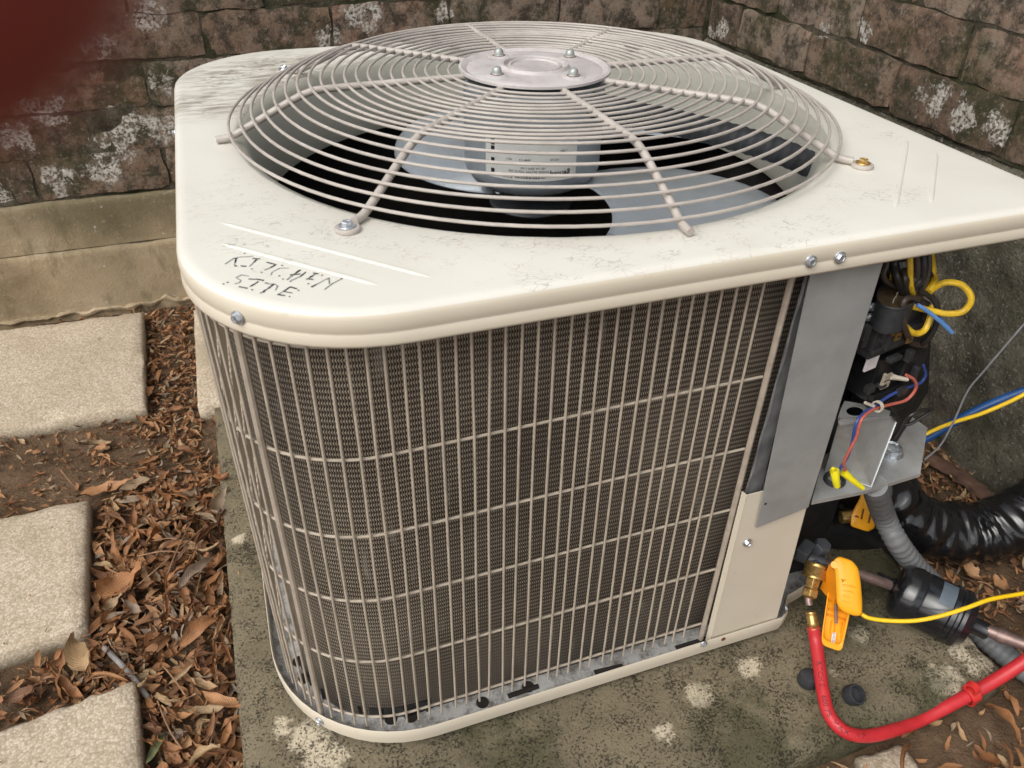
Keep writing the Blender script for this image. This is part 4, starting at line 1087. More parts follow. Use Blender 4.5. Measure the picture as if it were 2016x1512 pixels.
for q_ in range(9):
    u0 = 1748+q_*9; rb2 = random.Random(50+q_)
    W('black_wire' if q_ % 3 else 'brown_wire', [(u0, 492, -.372-rb2.random()*.02), (u0+rb2.uniform(-6, 6), 520, -.378-rb2.random()*.02), (u0+rb2.uniform(-10, 14), 552, -.385-rb2.random()*.02), (1785+rb2.uniform(-18, 26), 590, -.395), (1775+rb2.uniform(-20, 30), 625+rb2.uniform(-8, 12), -.392)], .0024+rb2.random()*.0012, 'black_wire' if q_ % 3 else 'brown_wire')
for (u, v, w2, h2) in ((1703, 655, .010, .018), (1698, 675, .008, .008), (1722, 690, .016, .005), (1760, 705, .020, .006), (1790, 700, .008, .016), (1775, 770, .014, .008), (1712, 765, .012, .010), (1735, 758, .010, .005), (1800, 735, .006, .020)):
    MB().box(py(u, v, YB-.048), (w2, .008, h2), RB).build('relay_lug', M['contactor'], unit, False, .001)
W('yellow_wire', [(1840, 545, -.385), (1838, 560, -.40), (1828, 575, -.405)], .0045, 'yellow_wire')
W('clear_sleeve', [(1778, 512, -.388), (1782, 535, -.392), (1776, 560, -.392)], .0055, 'grey_wire')
zt = MB(); c = py(1728, 800, -.422)
zt.lathe([(.0072, -.002), (.0072, .002), (.0055, .002), (.0055, -.002)], o=c, ax=(py(1715, 806, -.425)-c), seg=16, caps=False).box(py(1712, 796, -.42), (.018, .003, .003), Matrix.Rotation(.5, 3, 'Y')).build('zip_tie', M['white_plastic'], unit)
def crimp(pts, rs):
    P = cr([py(*a) for a in pts], 4); n = len(P)
    return MB().tube(P, lambda i: rs[0]+(rs[1]-rs[0])*i/(n-1), 10).build('crimp_connector', M['yellow_nut'], unit, True)
crimp([(1643, 925, -.434), (1645, 942, -.438), (1648, 957, -.440)], (.0058, .0042)); crimp([(1640, 922, -.436), (1641, 935, -.436)], (.0022, .0026))
crimp([(1661, 930, -.434), (1678, 945, -.440), (1699, 961, -.446)], (.0052, .0030))
# ---- below the shelf: valves and casting in the notch
VZ = -.545
def Z(u, v, z): return pz(u, v, z)
v0 = Z(1618, 1098, VZ)
valve = MB()
vb = Z(1610, 1110, VZ)
e1 = (Z(1660, 1120, VZ)-Z(1590, 1098, VZ)); e1.normalize()
valve.tube([Z(1560, 1088, VZ), Z(1590, 1100, VZ), Z(1625, 1110, VZ)], .009, 12).lathe([(.011, -.006), (.0125, 0), (.0125, .014), (.011, .016), (.001, .016)], o=Z(1612, 1082, VZ+.01), ax=(.1, -.3, 1), seg=6)
valve.tube([Z(1606, 1108, VZ), Z(1603, 1118, VZ-.002)], .0085, 10)
sv = valve.build('service_valve', M['casting'], unit, True, .0006)
MB().box(Z(1585, 1085, VZ+.012), (.03, .018, .02), Matrix.Rotation(.5, 3, 'Z')).build('valve_plate', M['casting'], sv, False, .003)

# ================================================================== HOSES, CLAMPS, PIPES
# red charging hose
hose = empty('charging_hose', Z(1600, 1150, VZ)); tag(hose, 'red rubber charging hose with brass end curving over the concrete pad', 'hose')
hp = [pd(1601, 1233, 1.100), pd(1606, 1262, 1.098), pd(1613, 1310, 1.080), pd(1620, 1360, 1.060), pd(1632, 1406, 1.042), pd(1660, 1438, 1.030), pd(1700, 1449, 1.035), pd(1750, 1440, 1.050), pd(1810, 1418, 1.075), pd(1870, 1388, 1.080), pd(1930, 1356, 1.084), pd(1990, 1320, 1.082), pd(2060, 1272, 1.072), pd(2160, 1200, 1.06)]
hpts = cr(hp, 10)
keep(MB().tube(hpts, .0088, 18).build('hose_tube', M['red_hose'], None, True), hose)
def hose_text():
    v, f = text_polys('RITCHIE    600 PSI MAX  W.P.', .0095)
    L_ = [0]
    for i in range(1, len(hpts)): L_.append(L_[-1]+(hpts[i]-hpts[i-1]).length)
    s0 = .050; vs = []
    for p in v:
        s = s0+p.x; i = 0
        while i < len(L_)-2 and L_[i+1] < s: i += 1
        t = (s-L_[i])/(L_[i+1]-L_[i]); c = hpts[i].lerp(hpts[i+1], t); T = (hpts[i+1]-hpts[i]).normalized()
        view = (CAM-c).normalized(); view = (view-T*view.dot(T)).normalized(); side = T.cross(view)
        a = (p.y-.003)/.0088*-1; vs.append(c+(view*math.cos(a)+side*math.sin(a))*.0090)
    o = mesh('hose_print', vs, f, M['inkred']); keep(o, hose)
hose_text()
# crimp ferrule, neck and knurled brass nut
fe = [pd(1596, 1203, 1.104), pd(1602, 1238, 1.100)]
ax = (fe[1]-fe[0]); Lf = ax.length; ax.normalize()
keep(MB().lathe([(.0045, 0), (.0070, .001), (.0073, .003), (.0066, .005), (.0074, .007), (.0074, Lf*.55), (.0080, Lf*.62), (.0080, Lf*.8), (.0074, Lf*.84), (.0088, Lf*.9), (.0092, Lf), (.009, Lf)], o=fe[0], ax=ax, seg=20).build('hose_ferrule', M['brass'], None, True), hose)
nk = [pd(1600, 1128, 1.112), pd(1592, 1176, 1.108), pd(1594, 1192, 1.105)]
keep(MB().tube(cr(nk, 6), .0050, 12).build('hose_neck', M['copper'], None, True), hose)
ax2 = (pd(1592, 1178, 1.108)-pd(1609, 1108, 1.113)); L2 = ax2.length; ax2.normalize(); o2 = pd(1609, 1108, 1.113)
kn = MB(); prof = [(.010, 0), (.0155, .001), (.0162, .003)]+[(.0162 if i % 2 else .0155, .003+.0015*i) for i in range(1, 12)]+[(.0162, .0215), (.014, .0225), (.0118, .0222), (.0115, .020)]
kn.lathe(prof, o=o2, ax=ax2, seg=40); keep(kn.build('knurled_nut', M['brass'], None, True), hose)
keep(MB().lathe([(.0098, .02), (.0108, .022), (.0100, .032), (.0090, .036), (.0112, .038), (.0112, .047), (.0088, .0495), (.005, .051), (.0045, .054)], o=o2, ax=ax2, seg=6).build('brass_hex', M['brass'], None, False, .0006), hose)
tc = hpts[97]; T = (hpts[98]-hpts[96]).normalized()
tie = MB().lathe([(.0102, -.007), (.0122, -.0065), (.0124, .0065), (.0102, .007)], o=tc, ax=T, seg=20, caps=False)
upv = Vector((0, 0, 1)); upv = (upv-T*upv.dot(T)).normalized(); q = tc+upv*.015-T*.004; tie.lathe([(.0062, -.0045), (.0092, -.0045), (.0092, .0045), (.0062, .0045)], o=tc+upv*.016, ax=T*.6+AF*.2, seg=16, caps=False)
sd_ = T.cross(upv); tie.lathe([(.0062, -.0045), (.0092, -.0045), (.0092, .0045), (.0062, .0045)], o=tc-upv*.016, ax=T*.6+AF*.2, seg=16, caps=False)
keep(tie.build('hose_clip', M['red_plastic'], None, True), hose)
# orange sensor clamps
def clamp(name, label, frame, full=True):
    """frame(u,v,w): local metres -> world; jaws: lower tray and upper lid"""
    root = empty(name, frame(0, 0, 0)); tag(root, label, 'sensor clamp', 'orange pipe clamps')
    return root
def frame_from(pa, pb, pc):
    """origin pa; v axis towards pb, u axis towards pc, w towards the viewer"""
    v = (pb-pa); Lv = v.length; v.normalize(); u = (pc-pa); u = (u-v*u.dot(v)); Lu = u.length; u.normalize(); w_ = u.cross(v)
    if w_.dot(CAM-pa) < 0: w_ = -w_
    return (lambda a, b, c: pa+u*a*Lu+v*b*Lv+w_*c), u, v, w_
def rounded_poly(uv, r, n=5):
    P = [Vector((a, b, 0)) for a, b in uv]; outp = []
    N = len(P)
    for i in range(N):
        p, a, b = P[i], P[i-1], P[(i+1) % N]; da, db = (a-p), (b-p); ra = min(r[i], da.length*.45); rb_ = min(r[i], db.length*.45)
        A, B = p+da.normalized()*ra, p+db.normalized()*rb_
        for k in range(n+1):
            t = k/n; outp.append(A*(1-t)**2+p*2*t*(1-t)+B*t*t)
    return outp
def shell(pix, depth, thick, rad, mats, name, parent, rim=None, floor=None, dome=0, bend=None):
    """solid moulding whose outline is given in the view plane at the given depth; real thickness along AF"""
    R = rounded_poly(pix, rad); n = len(R); vs = []; cx = sum(p.x for p in R)/n; cyy = sum(p.y for p in R)/n
    dep = lambda x, y: depth+(bend(x, y) if bend else 0)
    sc = lambda p, s: (cx+(p.x-cx)*s, cyy+(p.y-cyy)*s)
    layers = []
    if rim is None:
        for s, d in ((.0, -dome), (.45, -dome*.95), (.72, -dome*.7), (.90, -dome*.25), (.97, .0), (1.0, .002), (1.0, thick), (.96, thick), (0, thick)): layers.append((s, d))
    else:
        for s, d in ((0., floor), (.5, floor), (rim-.03, floor), (rim, floor-.001), (rim+.005, .0006), (rim+.03, 0), (.985, 0), (1., .001), (1., thick), (.97, thick+.001), (0, thick+.001)): layers.append((s, d))
    fs = []
    for s, d in layers:
        for p in R:
            x, y = sc(p, s); vs.append(pd(x, y, dep(x, y)+d))
    for j in range(len(layers)-1):
        for i in range(n): l = (i+1) % n; fs.append((j*n+i, j*n+l, (j+1)*n+l, (j+1)*n+i))
    me = bpy.data.meshes.new(name); me.from_pydata([tuple(v) for v in vs], [], fs)
    bm = bmesh.new(); bm.from_mesh(me); bmesh.ops.remove_doubles(bm, verts=bm.verts, dist=1e-6); bmesh.ops.recalc_face_normals(bm, faces=bm.faces); bm.to_mesh(me); bm.free()
    me.materials.append(mats); me.polygons.foreach_set('use_smooth', [True]*len(me.polygons)); me.set_sharp_from_angle(angle=math.radians(42)); me.update()
    o = bpy.data.objects.new(name, me); col.objects.link(o)
    if parent: keep(o, parent)
    return o
DC = 1.095
cl = empty('pipe_clamp', pd(1650, 1190, DC)); tag(cl, 'open orange pipe clamp with yellow lead beside the red hose', 'clamp', 'orange pipe clamps')
pts = [(1643, 1110), (1668, 1118), (1673, 1210), (1657, 1284), (1617, 1270), (1618, 1245), (1632, 1150)]
shell(pts, DC+.006, .018, [6, 6, 4, 11, 11, 6, 6], M['orange'], 'lower_jaw', cl, rim=.84, floor=.012, bend=lambda x, y: -(y-1190)*.00012)
for (a, b) in (((1628, 1210), (1669, 1222)), ((1631, 1199), (1668, 1206)), ((1648, 1150), (1641, 1265)), ((1637, 1222), (1631, 1262)), ((1658, 1225), (1650, 1270))):
    keep(MB().tube([pd(*a, DC+.0125), pd(*b, DC+.0115-.0)], .0011, 6).build('jaw_rib', M['orange_dark'], None), cl)
keep(MB().tube([pd(1645, 1175, DC+.011), pd(1646, 1227, DC+.008)], .0022, 8).build('spring_pin', M['copper'], None, True), cl)
lbp = MB(); a, b, c, d = pd(1638, 1246, DC+.0085), pd(1646, 1245, DC+.0085), pd(1643, 1270, DC+.0055), pd(1635, 1270, DC+.0055); lbp.quad([a, b, c, d], .0006); lo_ = lbp.build('jaw_sticker', M['paper'], None); keep(lo_, cl)
lin = MB()
for k in range(9):
    t = (k+.5)/9; p = a.lerp(d, t); q = b.lerp(c, t); lin.tube([p.lerp(q, .2)-AF*.0006, p.lerp(q, .85)-AF*.0006], .0003, 4)
o = lin.build('sticker_print', M['inkred'], None); keep(o, cl)
pts = [(1641, 1101), (1652, 1095), (1677, 1103), (1690, 1118), (1695, 1150), (1698, 1190), (1697, 1212), (1682, 1213), (1658, 1204), (1647, 1190), (1645, 1150)]
lid = shell(pts, DC-.022, .016, [5, 5, 8, 8, 8, 10, 8, 8, 10, 10, 8], M['orange'], 'upper_jaw', cl, dome=.0045, bend=lambda x, y: -(x-1670)*.0001+(1150-y)*.00008)
for k in range(4):
    y0 = 1152+k*10; keep(MB().tube(cr([pd(1659, y0, DC-.0262+k*-.0002), pd(1676, y0+2+k, DC-.0285), pd(1690, y0+8+k, DC-.0262)], 4), .0009, 6).build('grip_ridge', M['orange'], None, True), cl)
keep(MB().tube([pd(1643, 1112, DC-.02), pd(1646, 1108, DC+.02)], .005, 12).build('hinge', M['orange'], None, True), cl)
keep(MB().box(pd(1640, 1150, DC), (.006, .03, .05)).build('jaw_web', M['orange_dark'], None), cl)
yl = [pd(1696, 1209, DC-.016), pd(1712, 1217, 1.076), pd(1750, 1222, 1.072), pd(1800, 1222, 1.066), pd(1850, 1213, 1.060), pd(1905, 1196, 1.058), pd(1950, 1180, 1.062), pd(2016, 1168, 1.075), pd(2120, 1150, 1.10)]
keep(MB().tube(cr(yl, 8), .0029, 10).build('clamp_lead', M['yellow_cable'], None, True), cl)
# second clamp behind the conduit
DC2 = 1.235
cl2 = empty('pipe_clamp', pd(1700, 1010, DC2)); tag(cl2, 'orange pipe clamp half hidden behind the grey conduit, below the metal shelf', 'clamp', 'orange pipe clamps')
shell([(1698, 968), (1728, 985), (1722, 1040), (1708, 1047), (1674, 1036), (1676, 1012), (1690, 985)], DC2, .03, [4, 5, 5, 5, 5, 5, 5], M['orange'], 'upper_jaw', cl2, dome=.003)
for a, b in (((1696, 1022), (1700, 1002)), ((1710, 1030), (1714, 1012)), ((1690, 1018), (1684, 1016))): keep(MB().tube([pd(*a, DC2-.004), pd(*b, DC2-.004)], .0015, 6).build('jaw_slot', M['rust'], None), cl2)
keep(MB().lathe([(.010, 0), (.010, .02), (.007, .022)], o=pd(1680, 1016, DC2+.01), ax=AX*-1+AD*.1, seg=14).build('pipe_stub', M['brass'], None, True), cl2)
# black masses behind (suction line going back into the cabinet)
# grey liquid-tight conduit
cpt = cr([pz(1722, 955, -.392), pd(1738, 1010, 1.165), pd(1765, 1065, 1.175), pd(1800, 1112, 1.20), pd(1845, 1158, 1.215), pd(1895, 1212, 1.198), pd(1945, 1262, 1.172), pd(2016, 1318, 1.138), pd(2100, 1380, 1.098)], 22)
MBc = MB().tube(cpt, lambda i: .0172 if (i//2) % 2 else .0160, 16); gc = MBc.build('flexible_conduit', M['conduit'], None, True)
tag(gc, 'ribbed grey flexible conduit dropping from the metal shelf past the black filter', 'conduit')
# black plastic-wrapped suction pipe
def wrinkle_tube(pts, r, seg, seed, amp):
    P = [Vector(p) for p in pts]; mb = MB(); mb.tube(P, lambda i: r*(1+.05*nz((i*.21, seed, 0), 1)), seg); n = len(P)
    for i in range(n):
        for k in range(seg):
            j = i*seg+k; c = P[i]; d = mb.v[j]-c; a = 2*PI*k/seg
            f = 1+amp*nz((i*.20, math.cos(a)*1.1, math.sin(a)*1.1+seed), 1.0)+amp*.8*(1-2*abs(nz((i*.15+math.cos(a)*.7, seed+4, math.sin(a)*.9), 1.5)))*.6
            mb.v[j] = c+d*f
    return mb
sl1 = cr([pd(1640, 950, 1.30), pd(1735, 968, 1.30), pd(1785, 1020, 1.31), pd(1850, 1046, 1.315), pd(1915, 1050, 1.315), pd(1975, 1036, 1.31), pd(2040, 1003, 1.31), pd(2130, 950, 1.30)], 18)
sp1 = wrinkle_tube(sl1, .049, 56, 3, .10).build('wrapped_pipe', M['plastic_bag'], None, True)
tag(sp1, 'thick pipe wrapped in shiny wrinkled black plastic running to the right', 'insulated pipe')
sl2 = cr([pd(1560, 1000, 1.30), pd(1630, 1035, 1.31), pd(1700, 1060, 1.33), pd(1770, 1080, 1.38), pd(1850, 1090, 1.44)], 12)
sp2 = wrinkle_tube(sl2, .037, 28, 9, .08).build('foam_pipe', M['black_plastic'], None, True)
tag(sp2, 'dark foam insulated pipe in shadow beneath the wrapped black pipe', 'insulated pipe')
# filter drier with its copper liquid line
fd = empty('filter_drier', pd(1825, 1190, 1.19)); tag(fd, 'black cylindrical filter drier with grey label on the copper line', 'filter drier')
fa, fb = pd(1758, 1154, 1.172), pd(1914, 1229, 1.128); ax = fb-fa; Lx = ax.length; ax.normalize()
R_ = .0415
keep(MB().lathe([(.006, 0), (.012, .0006), (.026, .0015), (.034, .004), (R_-.0025, .009), (R_-.0005, .013), (R_, .018), (R_+.0012, .026), (R_+.0012, .030), (R_, .032), (R_, .036), (R_-.001, .038), (R_, .040), (R_, Lx-.036), (R_+.002, Lx-.034), (R_+.002, Lx-.028), (R_, Lx-.026), (R_, Lx-.022), (R_+.0018, Lx-.020), (R_+.0018, Lx-.015), (R_-.003, Lx-.010), (.034, Lx-.004), (.014, Lx), (.010, Lx+.001)], o=fa, ax=ax, seg=64).build('drier_shell', M['black_gloss'], None, True), fd)
# grey label patch wrapped on the shell
u_ = (-AD); u_ = (u_-ax*u_.dot(ax)).normalized(); w_ = ax.cross(u_)
if w_.dot(AF) > 0: w_ = -w_
vs, fs = [], []
for j in range(2):
    for i in range(13):
        a = math.radians(22+58*i/12); h = Lx*(.50, .72)[j]; vs.append(fa+ax*h+(w_*math.cos(a)+u_*math.sin(a))*(R_+.0006))
fs = [(i, i+1, 14+i, 13+i) for i in range(12)]
o = mesh('drier_label', vs, fs, M['grey_tape']); keep(o, fd)
keep(MB().tube(cr([pd(1618, 1108, 1.165), pd(1665, 1121, 1.165), pd(1712, 1137, 1.165), fa+ax*.004], 6), .0078, 14).build('copper_line', M['copper'], None, True), fd)
keep(MB().lathe([(.0095, -.026), (.0105, -.024), (.0105, -.004), (.013, 0)], o=fa, ax=ax, seg=18).build('inlet_stub', M['black_gloss'], None, True), fd)
keep(MB().lathe([(.014, 0), (.0125, .004), (.0125, .020), (.0105, .022)], o=fb, ax=ax, seg=18).build('outlet_stub', M['black_gloss'], None, True), fd)
keep(MB().tube(cr([fb, pd(1960, 1247, 1.112), pd(2016, 1268, 1.095), pd(2120, 1302, 1.065)], 6), .0090, 14).build('copper_line', M['copper'], None, True), fd)
keep(MB().lathe([(.0102, -.006), (.0106, 0), (.0102, .006)], o=pd(1972, 1252, 1.108), ax=pd(2016, 1268, 1.095)-pd(1960, 1247, 1.112), seg=16).build('braze_joint', M['copper'], None, True), fd)
# long leads going off to the right
bc = MB().tube(cr([pd(1800, 870, 1.33), pd(1826, 862, 1.32), pd(1880, 830, 1.30), pd(1940, 800, 1.28), pd(2016, 770, 1.26), pd(2120, 735, 1.24)], 8), .0070, 14).build('blue_cable', M['blue_cable'], None, True)
tag(bc, 'thick dark blue cable running off from behind the metal shelf', 'cable')
yc = MB().tube(cr([pd(1800, 868, 1.305), pd(1826, 853, 1.30), pd(1870, 834, 1.285), pd(1930, 815, 1.26), pd(1985, 792, 1.24), pd(2040, 765, 1.22), pd(2120, 730, 1.2)], 8), .0034, 10).build('yellow_lead', M['yellow_cable'], None, True)
tag(yc, 'bright yellow lead lying along the dark blue cable', 'cable')
gw = MB().tube(cr([pd(1820, 905, 1.27), pd(1850, 878, 1.26), pd(1875, 835, 1.25), pd(1905, 770, 1.25), pd(1935, 733, 1.26), pd(1980, 680, 1.27), pd(2030, 622, 1.28), pd(2100, 540, 1.3)], 8), .0016, 8).build('thin_wire', M['grey_wire'], None, True)
tag(gw, 'thin grey wire rising diagonally in front of the dark footing', 'wire')
# valve caps on the pad
for (u, v, lbl, ax) in ((1588, 1335, 'small black rubber cap left of the red hose, standing on the pad', (0, 0, 1)), (1672, 1362, 'small black cap with open end up, right of the red hose', (.2, -.5, .9))):
    c = pz(u, v+8, PT+.002)
    m_ = MB().lathe([(.0125, 0), (.0135, .002), (.0130, .012), (.0112, .017), (.006, .0185), (.0004, .019)] if u < 1600 else [(.0125, 0), (.0135, .002), (.0140, .010), (.0132, .016), (.0105, .0165), (.0098, .009), (.0004, .008)], o=c, ax=ax, seg=22)
    for k in range(11):
        a = 2*PI*k/11
    tag(m_.build('valve_cap', M['black_rubber'], None, True), lbl, 'cap', 'valve caps on the pad')

ws = [pz(1826, 900, -.690), pz(1870, 925, -.690), pz(1920, 960, -.690), pz(1965, 1000, -.690), pz(2040, 1060, -.69)]
mb = MB().tube(cr(ws, 10), lambda i: .017*(1+.3*nz((i*.3, 1, 2), 1)), 9)
for v in mb.v: v.z = -.690+(v.z+.690)*.6+nz(v, 60)*.003
tag(mb.build('rotten_plank', M['oldwood'], None, True), 'old dark brown strip of rotten wood lying on the soil along the right footing', 'wood strip')
# ================================================================== LEAVES
def leaf_geo(rnd, L, Wd, nseg=9, nw=4):
    curl = rnd.uniform(.4, 2.3); bendl = rnd.uniform(-2.0, 3.0); tw = rnd.uniform(-2.2, 2.2); off = rnd.random()*90; bend2 = rnd.uniform(-.6, .6)
    vs, uv, fs = [], [], []; x = y = z = 0; pitch = -bendl/2; pos = Vector((0, 0, 0)); yawv = -bend2/2
    for i in range(nseg+1):
        t = i/nseg; wd = Wd*(math.sin(PI*min(1, t*1.02)**.8)**.85*.95+.02) if 0 < t < 1 else Wd*.03
        pitch = -bendl/2+bendl*t; yawv = -bend2/2+bend2*t
        T = Vector((math.cos(pitch)*math.cos(yawv), math.cos(pitch)*math.sin(yawv), math.sin(pitch)))
        if i: pos = pos+T*(L/nseg)
        rl = tw*(t-.5); S = Vector((-math.sin(yawv), math.cos(yawv), 0)); Nn = T.cross(S)
        S2 = S*math.cos(rl)+Nn*math.sin(rl); N2 = T.cross(S2)
        for j in range(nw+1):
            s = j/nw*2-1; a = s*curl; rad = wd/2/max(curl, .2)
            px_ = math.sin(a)*rad; pz_ = (1-math.cos(a))*rad+.11*Wd*math.sin(t*17+off+j)*abs(s)
            vs.append(pos+S2*px_+N2*pz_); uv.append((t, j/nw))
    for i in range(nseg):
        for j in range(nw): a = i*(nw+1)+j; fs.append((a, a+1, a+nw+2, a+nw+1))
    c = sum(vs, Vector())/len(vs); mn = min(v.z for v in vs); vs = [v-Vector((c.x, c.y, mn)) for v in vs]
    return vs, uv, fs
def leaf_mesh(seed, L, Wd):
    vs, uv, fs = leaf_geo(random.Random(seed), L, Wd); me = bpy.data.meshes.new('leaf'); me.from_pydata([tuple(v) for v in vs], [], fs)
    ul = me.uv_layers.new(name='UVMap')
    for lp in me.loops: ul.data[lp.index].uv = uv[lp.vertex_index]
    me.materials.append(M['leaf']); me.polygons.foreach_set('use_smooth', [True]*len(fs)); me.update(); return me
LM = [leaf_mesh(s, random.Random(s).uniform(.048, .085), random.Random(s+1).uniform(.012, .026)) for s in range(26)]
PAV = [(-1.07, -.655, .48, .88), (-1.12, -.725, -.10, .205), (-1.04, -.63, -.62, -.225), (-.545, -.13, .425, .835), (-.51, .514, -.602, .40)]
def free(x, y, m_=0): return not any(a-m_ < x < b+m_ and c-m_ < y < d+m_ for a, b, c, d in PAV) and x < RW-.01 and y < BW-.02
def spots(n, x0, x1, y0, y1, m_=.0, rnd=random, dens=None):
    outp = []; k = 0
    while len(outp) < n and k < n*30:
        k += 1; x, y = rnd.uniform(x0, x1), rnd.uniform(y0, y1)
        if not free(x, y, m_): continue
        if dens and rnd.random() > dens(x, y): continue
        outp.append((x, y))
    return outp
rl_ = random.Random(11)
big = []
big += [(x, y, 1) for x, y in spots(150, -.70, -.515, -.46, .22, .004, rl_)]
big += [(x, y, .72) for x, y in spots(34, -.655, -.55, .30, .87, .004, rl_)]
big += [(x, y, .8) for x, y in spots(16, -.95, -.52, .22, .47, .004, rl_)]
big += [(x, y, 1) for x, y in spots(22, -1.0, -.66, -.215, -.10, .0, rl_)]
big += [(x, y, .9) for x, y in spots(34, .10, .62, -.80, -.625, .0, rl_)]
big += [(x, y, .8) for x, y in spots(22, .53, .83, -.62, .05, .0, rl_)]
big = big[:296]
def rnd_rot(flat=.5): return (rl_.gauss(0, flat), rl_.gauss(0, flat), rl_.uniform(0, 2*PI))
def pile(x, y):
    """height of the leaf bank against the pad"""
    t = max(0, min(1, (x+.70)/.15)) if x < -.5 else .3
    return .022*t*max(0, min(1, (.30-y)/.25))
for (x, y, s) in big:
    o = bpy.data.objects.new('leaf', rl_.choice(LM)); col.objects.link(o); o.parent = soil
    o.location = (x, y, sheet_h(x, y)+.004+pile(x, y)+rl_.random()*.010+.006); o.rotation_euler = rnd_rot(.42); k = s*rl_.uniform(.5, 1.02); o.scale = (k, k*rl_.uniform(.8, 1.25), k)
# the litter below: small leaves and crumbs, one mass
class Litter: pass
V, F, UVs, TN = [], [], [], []
protos = [leaf_geo(random.Random(200+s), random.Random(s).uniform(.03, .06), random.Random(s+5).uniform(.008, .018), 5, 2) for s in range(16)]
def litter(x, y, z, s, flat):
    vs, uv, fs = rl_.choice(protos); R3 = Matrix.Rotation(rl_.uniform(0, 2*PI), 3, 'Z') @ Matrix.Rotation(rl_.gauss(0, flat), 3, 'X') @ Matrix.Rotation(rl_.gauss(0, flat), 3, 'Y')
    n = len(V); V.extend([tuple(R3 @ (v*s)+Vector((x, y, z))) for v in vs]); F.extend([tuple(i+n for i in f) for f in fs]); UVs.extend(uv); t = rl_.random(); TN.extend([t]*len(vs))
for n_, b, s, fl in ((1500, (-.72, -.510, -.50, .24), .95, .5), (900, (-.66, -.545, .24, .92), .62, .4), (500, (-1.1, -.50, .22, .49), .6, .3), (420, (-1.1, -.63, -.25, -.06), .8, .4), (500, (.05, .85, -1.0, -.60), .8, .35), (2400, (.515, .85, -.66, .40), .62, .4), (300, (-.5, .85, .40, .93), .7, .4), (250, (-1.5, -.6, .86, .94), .6, .4)):
    for (x, y) in spots(n_, b[0], b[1], b[2], b[3], -.004, rl_, (lambda x, y: .25+.75*(nz((x, y, 2), 12)+.5)) if s < .9 else None):
        litter(x, y, sheet_h(x, y)+.002+pile(x, y)*rl_.uniform(.1, 1)+rl_.random()*.008, s*rl_.uniform(.45, 1.15), fl)
for k in range(2600):   # crumbs of broken leaf over the open soil
    x, y = rl_.uniform(-1.1, -.5), rl_.uniform(-.5, .93)
    if rl_.random() < .35: x, y = rl_.uniform(.05, .85), rl_.uniform(-.95, .3)
    if free(x, y, 0): litter(x, y, sheet_h(x, y)+.003, rl_.uniform(.10, .28), .4)
for k in range(150):
    u, v, tp = rl_.choice(((-1.0, .5, -.667), (-1.0, -.1, -.667), (-1.0, -.5, -.667), (-.50, -.58, -.647)))
    x = u+rl_.random()**.6*(.33 if u < -.6 else .05); y = v+rl_.random()*(.33 if v > -.55 else .9)
    if (u < -.6 and free(x, y)) or (u < -.6 and x > -.66): continue
    litter(x, y, tp, rl_.uniform(.06, .20), .15)
me = bpy.data.meshes.new('leaf_litter'); me.from_pydata(V, [], F); ul = me.uv_layers.new(name='UVMap')
for lp in me.loops: ul.data[lp.index].uv = UVs[lp.vertex_index]
at_ = me.attributes.new('tone', 'FLOAT', 'POINT'); at_.data.foreach_set('value', TN)
me.materials.append(M['leaf_stuff']); me.polygons.foreach_set('use_smooth', [True]*len(F)); me.update()
lo = bpy.data.objects.new('leaf_litter', me); col.objects.link(lo); tag(lo, 'brown dry leaf litter lying on the bare soil', 'leaf litter', kind='stuff')
# big individual leaves placed as in the photograph
def hero(u, v, L, Wd, rz, z=-.69, seed=1, rx=.2, ry=.1, mat=None):
    me = leaf_mesh(seed, L, Wd)
    if mat: me.materials[0] = M[mat]
    o = bpy.data.objects.new('leaf', me); col.objects.link(o); o.parent = soil; o.location = pz(u, v, z); o.rotation_euler = (rx, ry, rz); return o
hero(428, 1000, .085, .034, 1.4, -.655, 301, .5, .2); hero(410, 1050, .07, .025, .9, -.66, 302); hero(300, 745, .0, .0, 0) if False else None
hero(240, 1150, .10, .042, .3, -.68, 303, .1); hero(150, 1290, .09, .035, 1.9, -.67, 304, .4); hero(210, 965, .095, .03, .15, -.69, 305, .05, .0)
hero(275, 955, .07, .03, .3, -.69, 306, .05); hero(385, 1130, .08, .03, .9, -.665, 307, .3)
hero(1905, 1130, .06, .045, 1.2, -.69, 308, .4); hero(1965, 1430, .08, .02, 1.4, -.69, 309)
hero(310, 1475, .05, .016, 1.0, -.685, 310, mat='greenleaf'); hero(205, 905, .05, .016, 2.2, -.69, 311); hero(300, 905, .06, .014, .3, -.69, 312)
hero(430, 945, .07, .028, 2.2, -.65, 313, .6, .3); hero(400, 1245, .085, .026, .6, -.665, 314); hero(440, 1385, .08, .024, 2.4, -.665, 315)
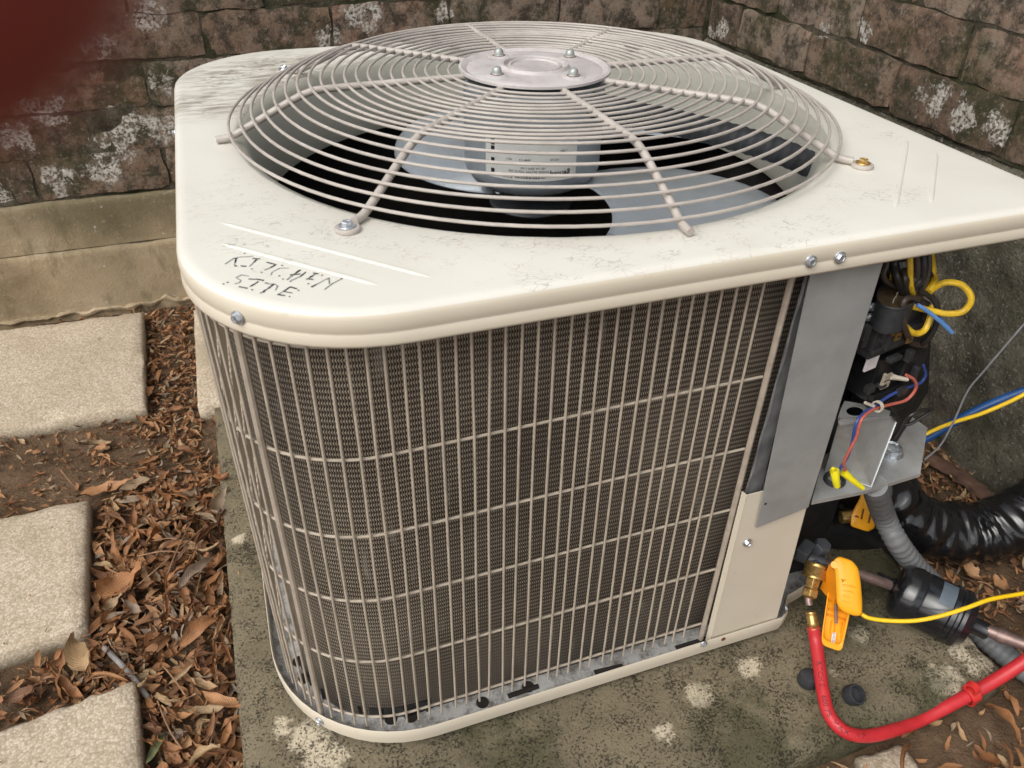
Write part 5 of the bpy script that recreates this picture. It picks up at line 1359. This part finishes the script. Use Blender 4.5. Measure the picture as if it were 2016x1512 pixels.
# twigs and stalks
tw = [((262, 1160), (320, 1110), (410, 1030)), ((270, 1095), (330, 1085), (400, 1098)), ((330, 1130), (350, 1080), (385, 1010)), ((120, 925), (135, 945), (150, 960)), ((310, 1380), (335, 1440), (370, 1490)), ((180, 1335), (220, 1330), (270, 1325)), ((320, 1310), (345, 1340), (372, 1380)), ((400, 1400), (415, 1360), (430, 1330)), ((410, 1480), (425, 1420), (440, 1380)), ((300, 1065), (340, 1060), (385, 1075))]
for i, t in enumerate(tw):
    P = cr([pz(u, v, -.682+.012*(j == 1)) for j, (u, v) in enumerate(t)], 5); o = MB().tube(P, .0012, 6).build('leaf_stalk', M['twig'], None, True); o.parent = soil
o = MB().tube(cr([pz(205, 1275, -.685), pz(250, 1320, -.685), pz(275, 1352, -.688), pz(300, 1385, -.70)], 5), .0038, 8).build('stick', M['greytwig'], None, True); o.parent = soil

# ================================================================== FINGER of the photographer, close to the lens (out of focus by the lens alone)
def finger():
    n_ = NT('finger_skin_shaded'); c = n_.ramp(n_.noise(120, 3), [(.3, (.26, .050, .036)), (.7, (.31, .062, .045))]); n_.b.inputs['Subsurface Weight'].default_value = .25; n_.b.inputs['Subsurface Radius'].default_value = (.006, .0012, .0006); n_.b.inputs['Subsurface Scale'].default_value = 1.0  # skin base darkened and reddened: shade and light shining through are painted in
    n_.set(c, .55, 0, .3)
    tip = pd(-425, -345, .0160); back = (-AX*.80-AD*.42-AF*.42).normalized(); down = AF
    P = [tip+back*t for t in (0, .012, .024)]; d2 = (back*.93-AF*.30).normalized(); P += [P[-1]+d2*t for t in (.010, .024, .036)]; d3 = (d2*.9-AF*.4).normalized(); P += [P[-1]+d3*t for t in (.012, .028)]
    pts = cr(P, 5); N = len(pts)
    rad = lambda i: (.0070+.0016*min(1, i/10)+.0012*math.exp(-((i-14)/3)**2)+.0010*math.exp(-((i-29)/3)**2)+.0010*i/N)
    T0 = (pts[0]-pts[1]).normalized(); cap = [pts[0]+T0*.0070*math.sin(a) for a in (1.50, 1.2, .9, .6, .3)]; cr_ = [.0070*math.cos(a) for a in (1.50, 1.2, .9, .6, .3)]
    allp = cap+pts; f = lambda i: cr_[i] if i < 5 else rad(i-5)
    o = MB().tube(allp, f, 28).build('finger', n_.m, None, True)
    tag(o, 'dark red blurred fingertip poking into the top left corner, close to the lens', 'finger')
    c = pts[3]+AF*.0066; side = back.cross(AF).normalized(); vs, fs = [], []
    for i in range(7):
        for j in range(7):
            u, v = (i/6-.5), (j/6-.5); ww = math.sqrt(max(0, 1-(u*1.7)**4)); vs.append(c+back*u*.011+side*v*.0095*ww+AF*(.0016-.006*v*v-.001*u))
    for i in range(6):
        for j in range(6): a = i*7+j; fs.append((a, a+1, a+8, a+7))
    nail = mesh('nail', vs, fs, simple('nail', (.6, .36, .3), .35), o, True)
finger()
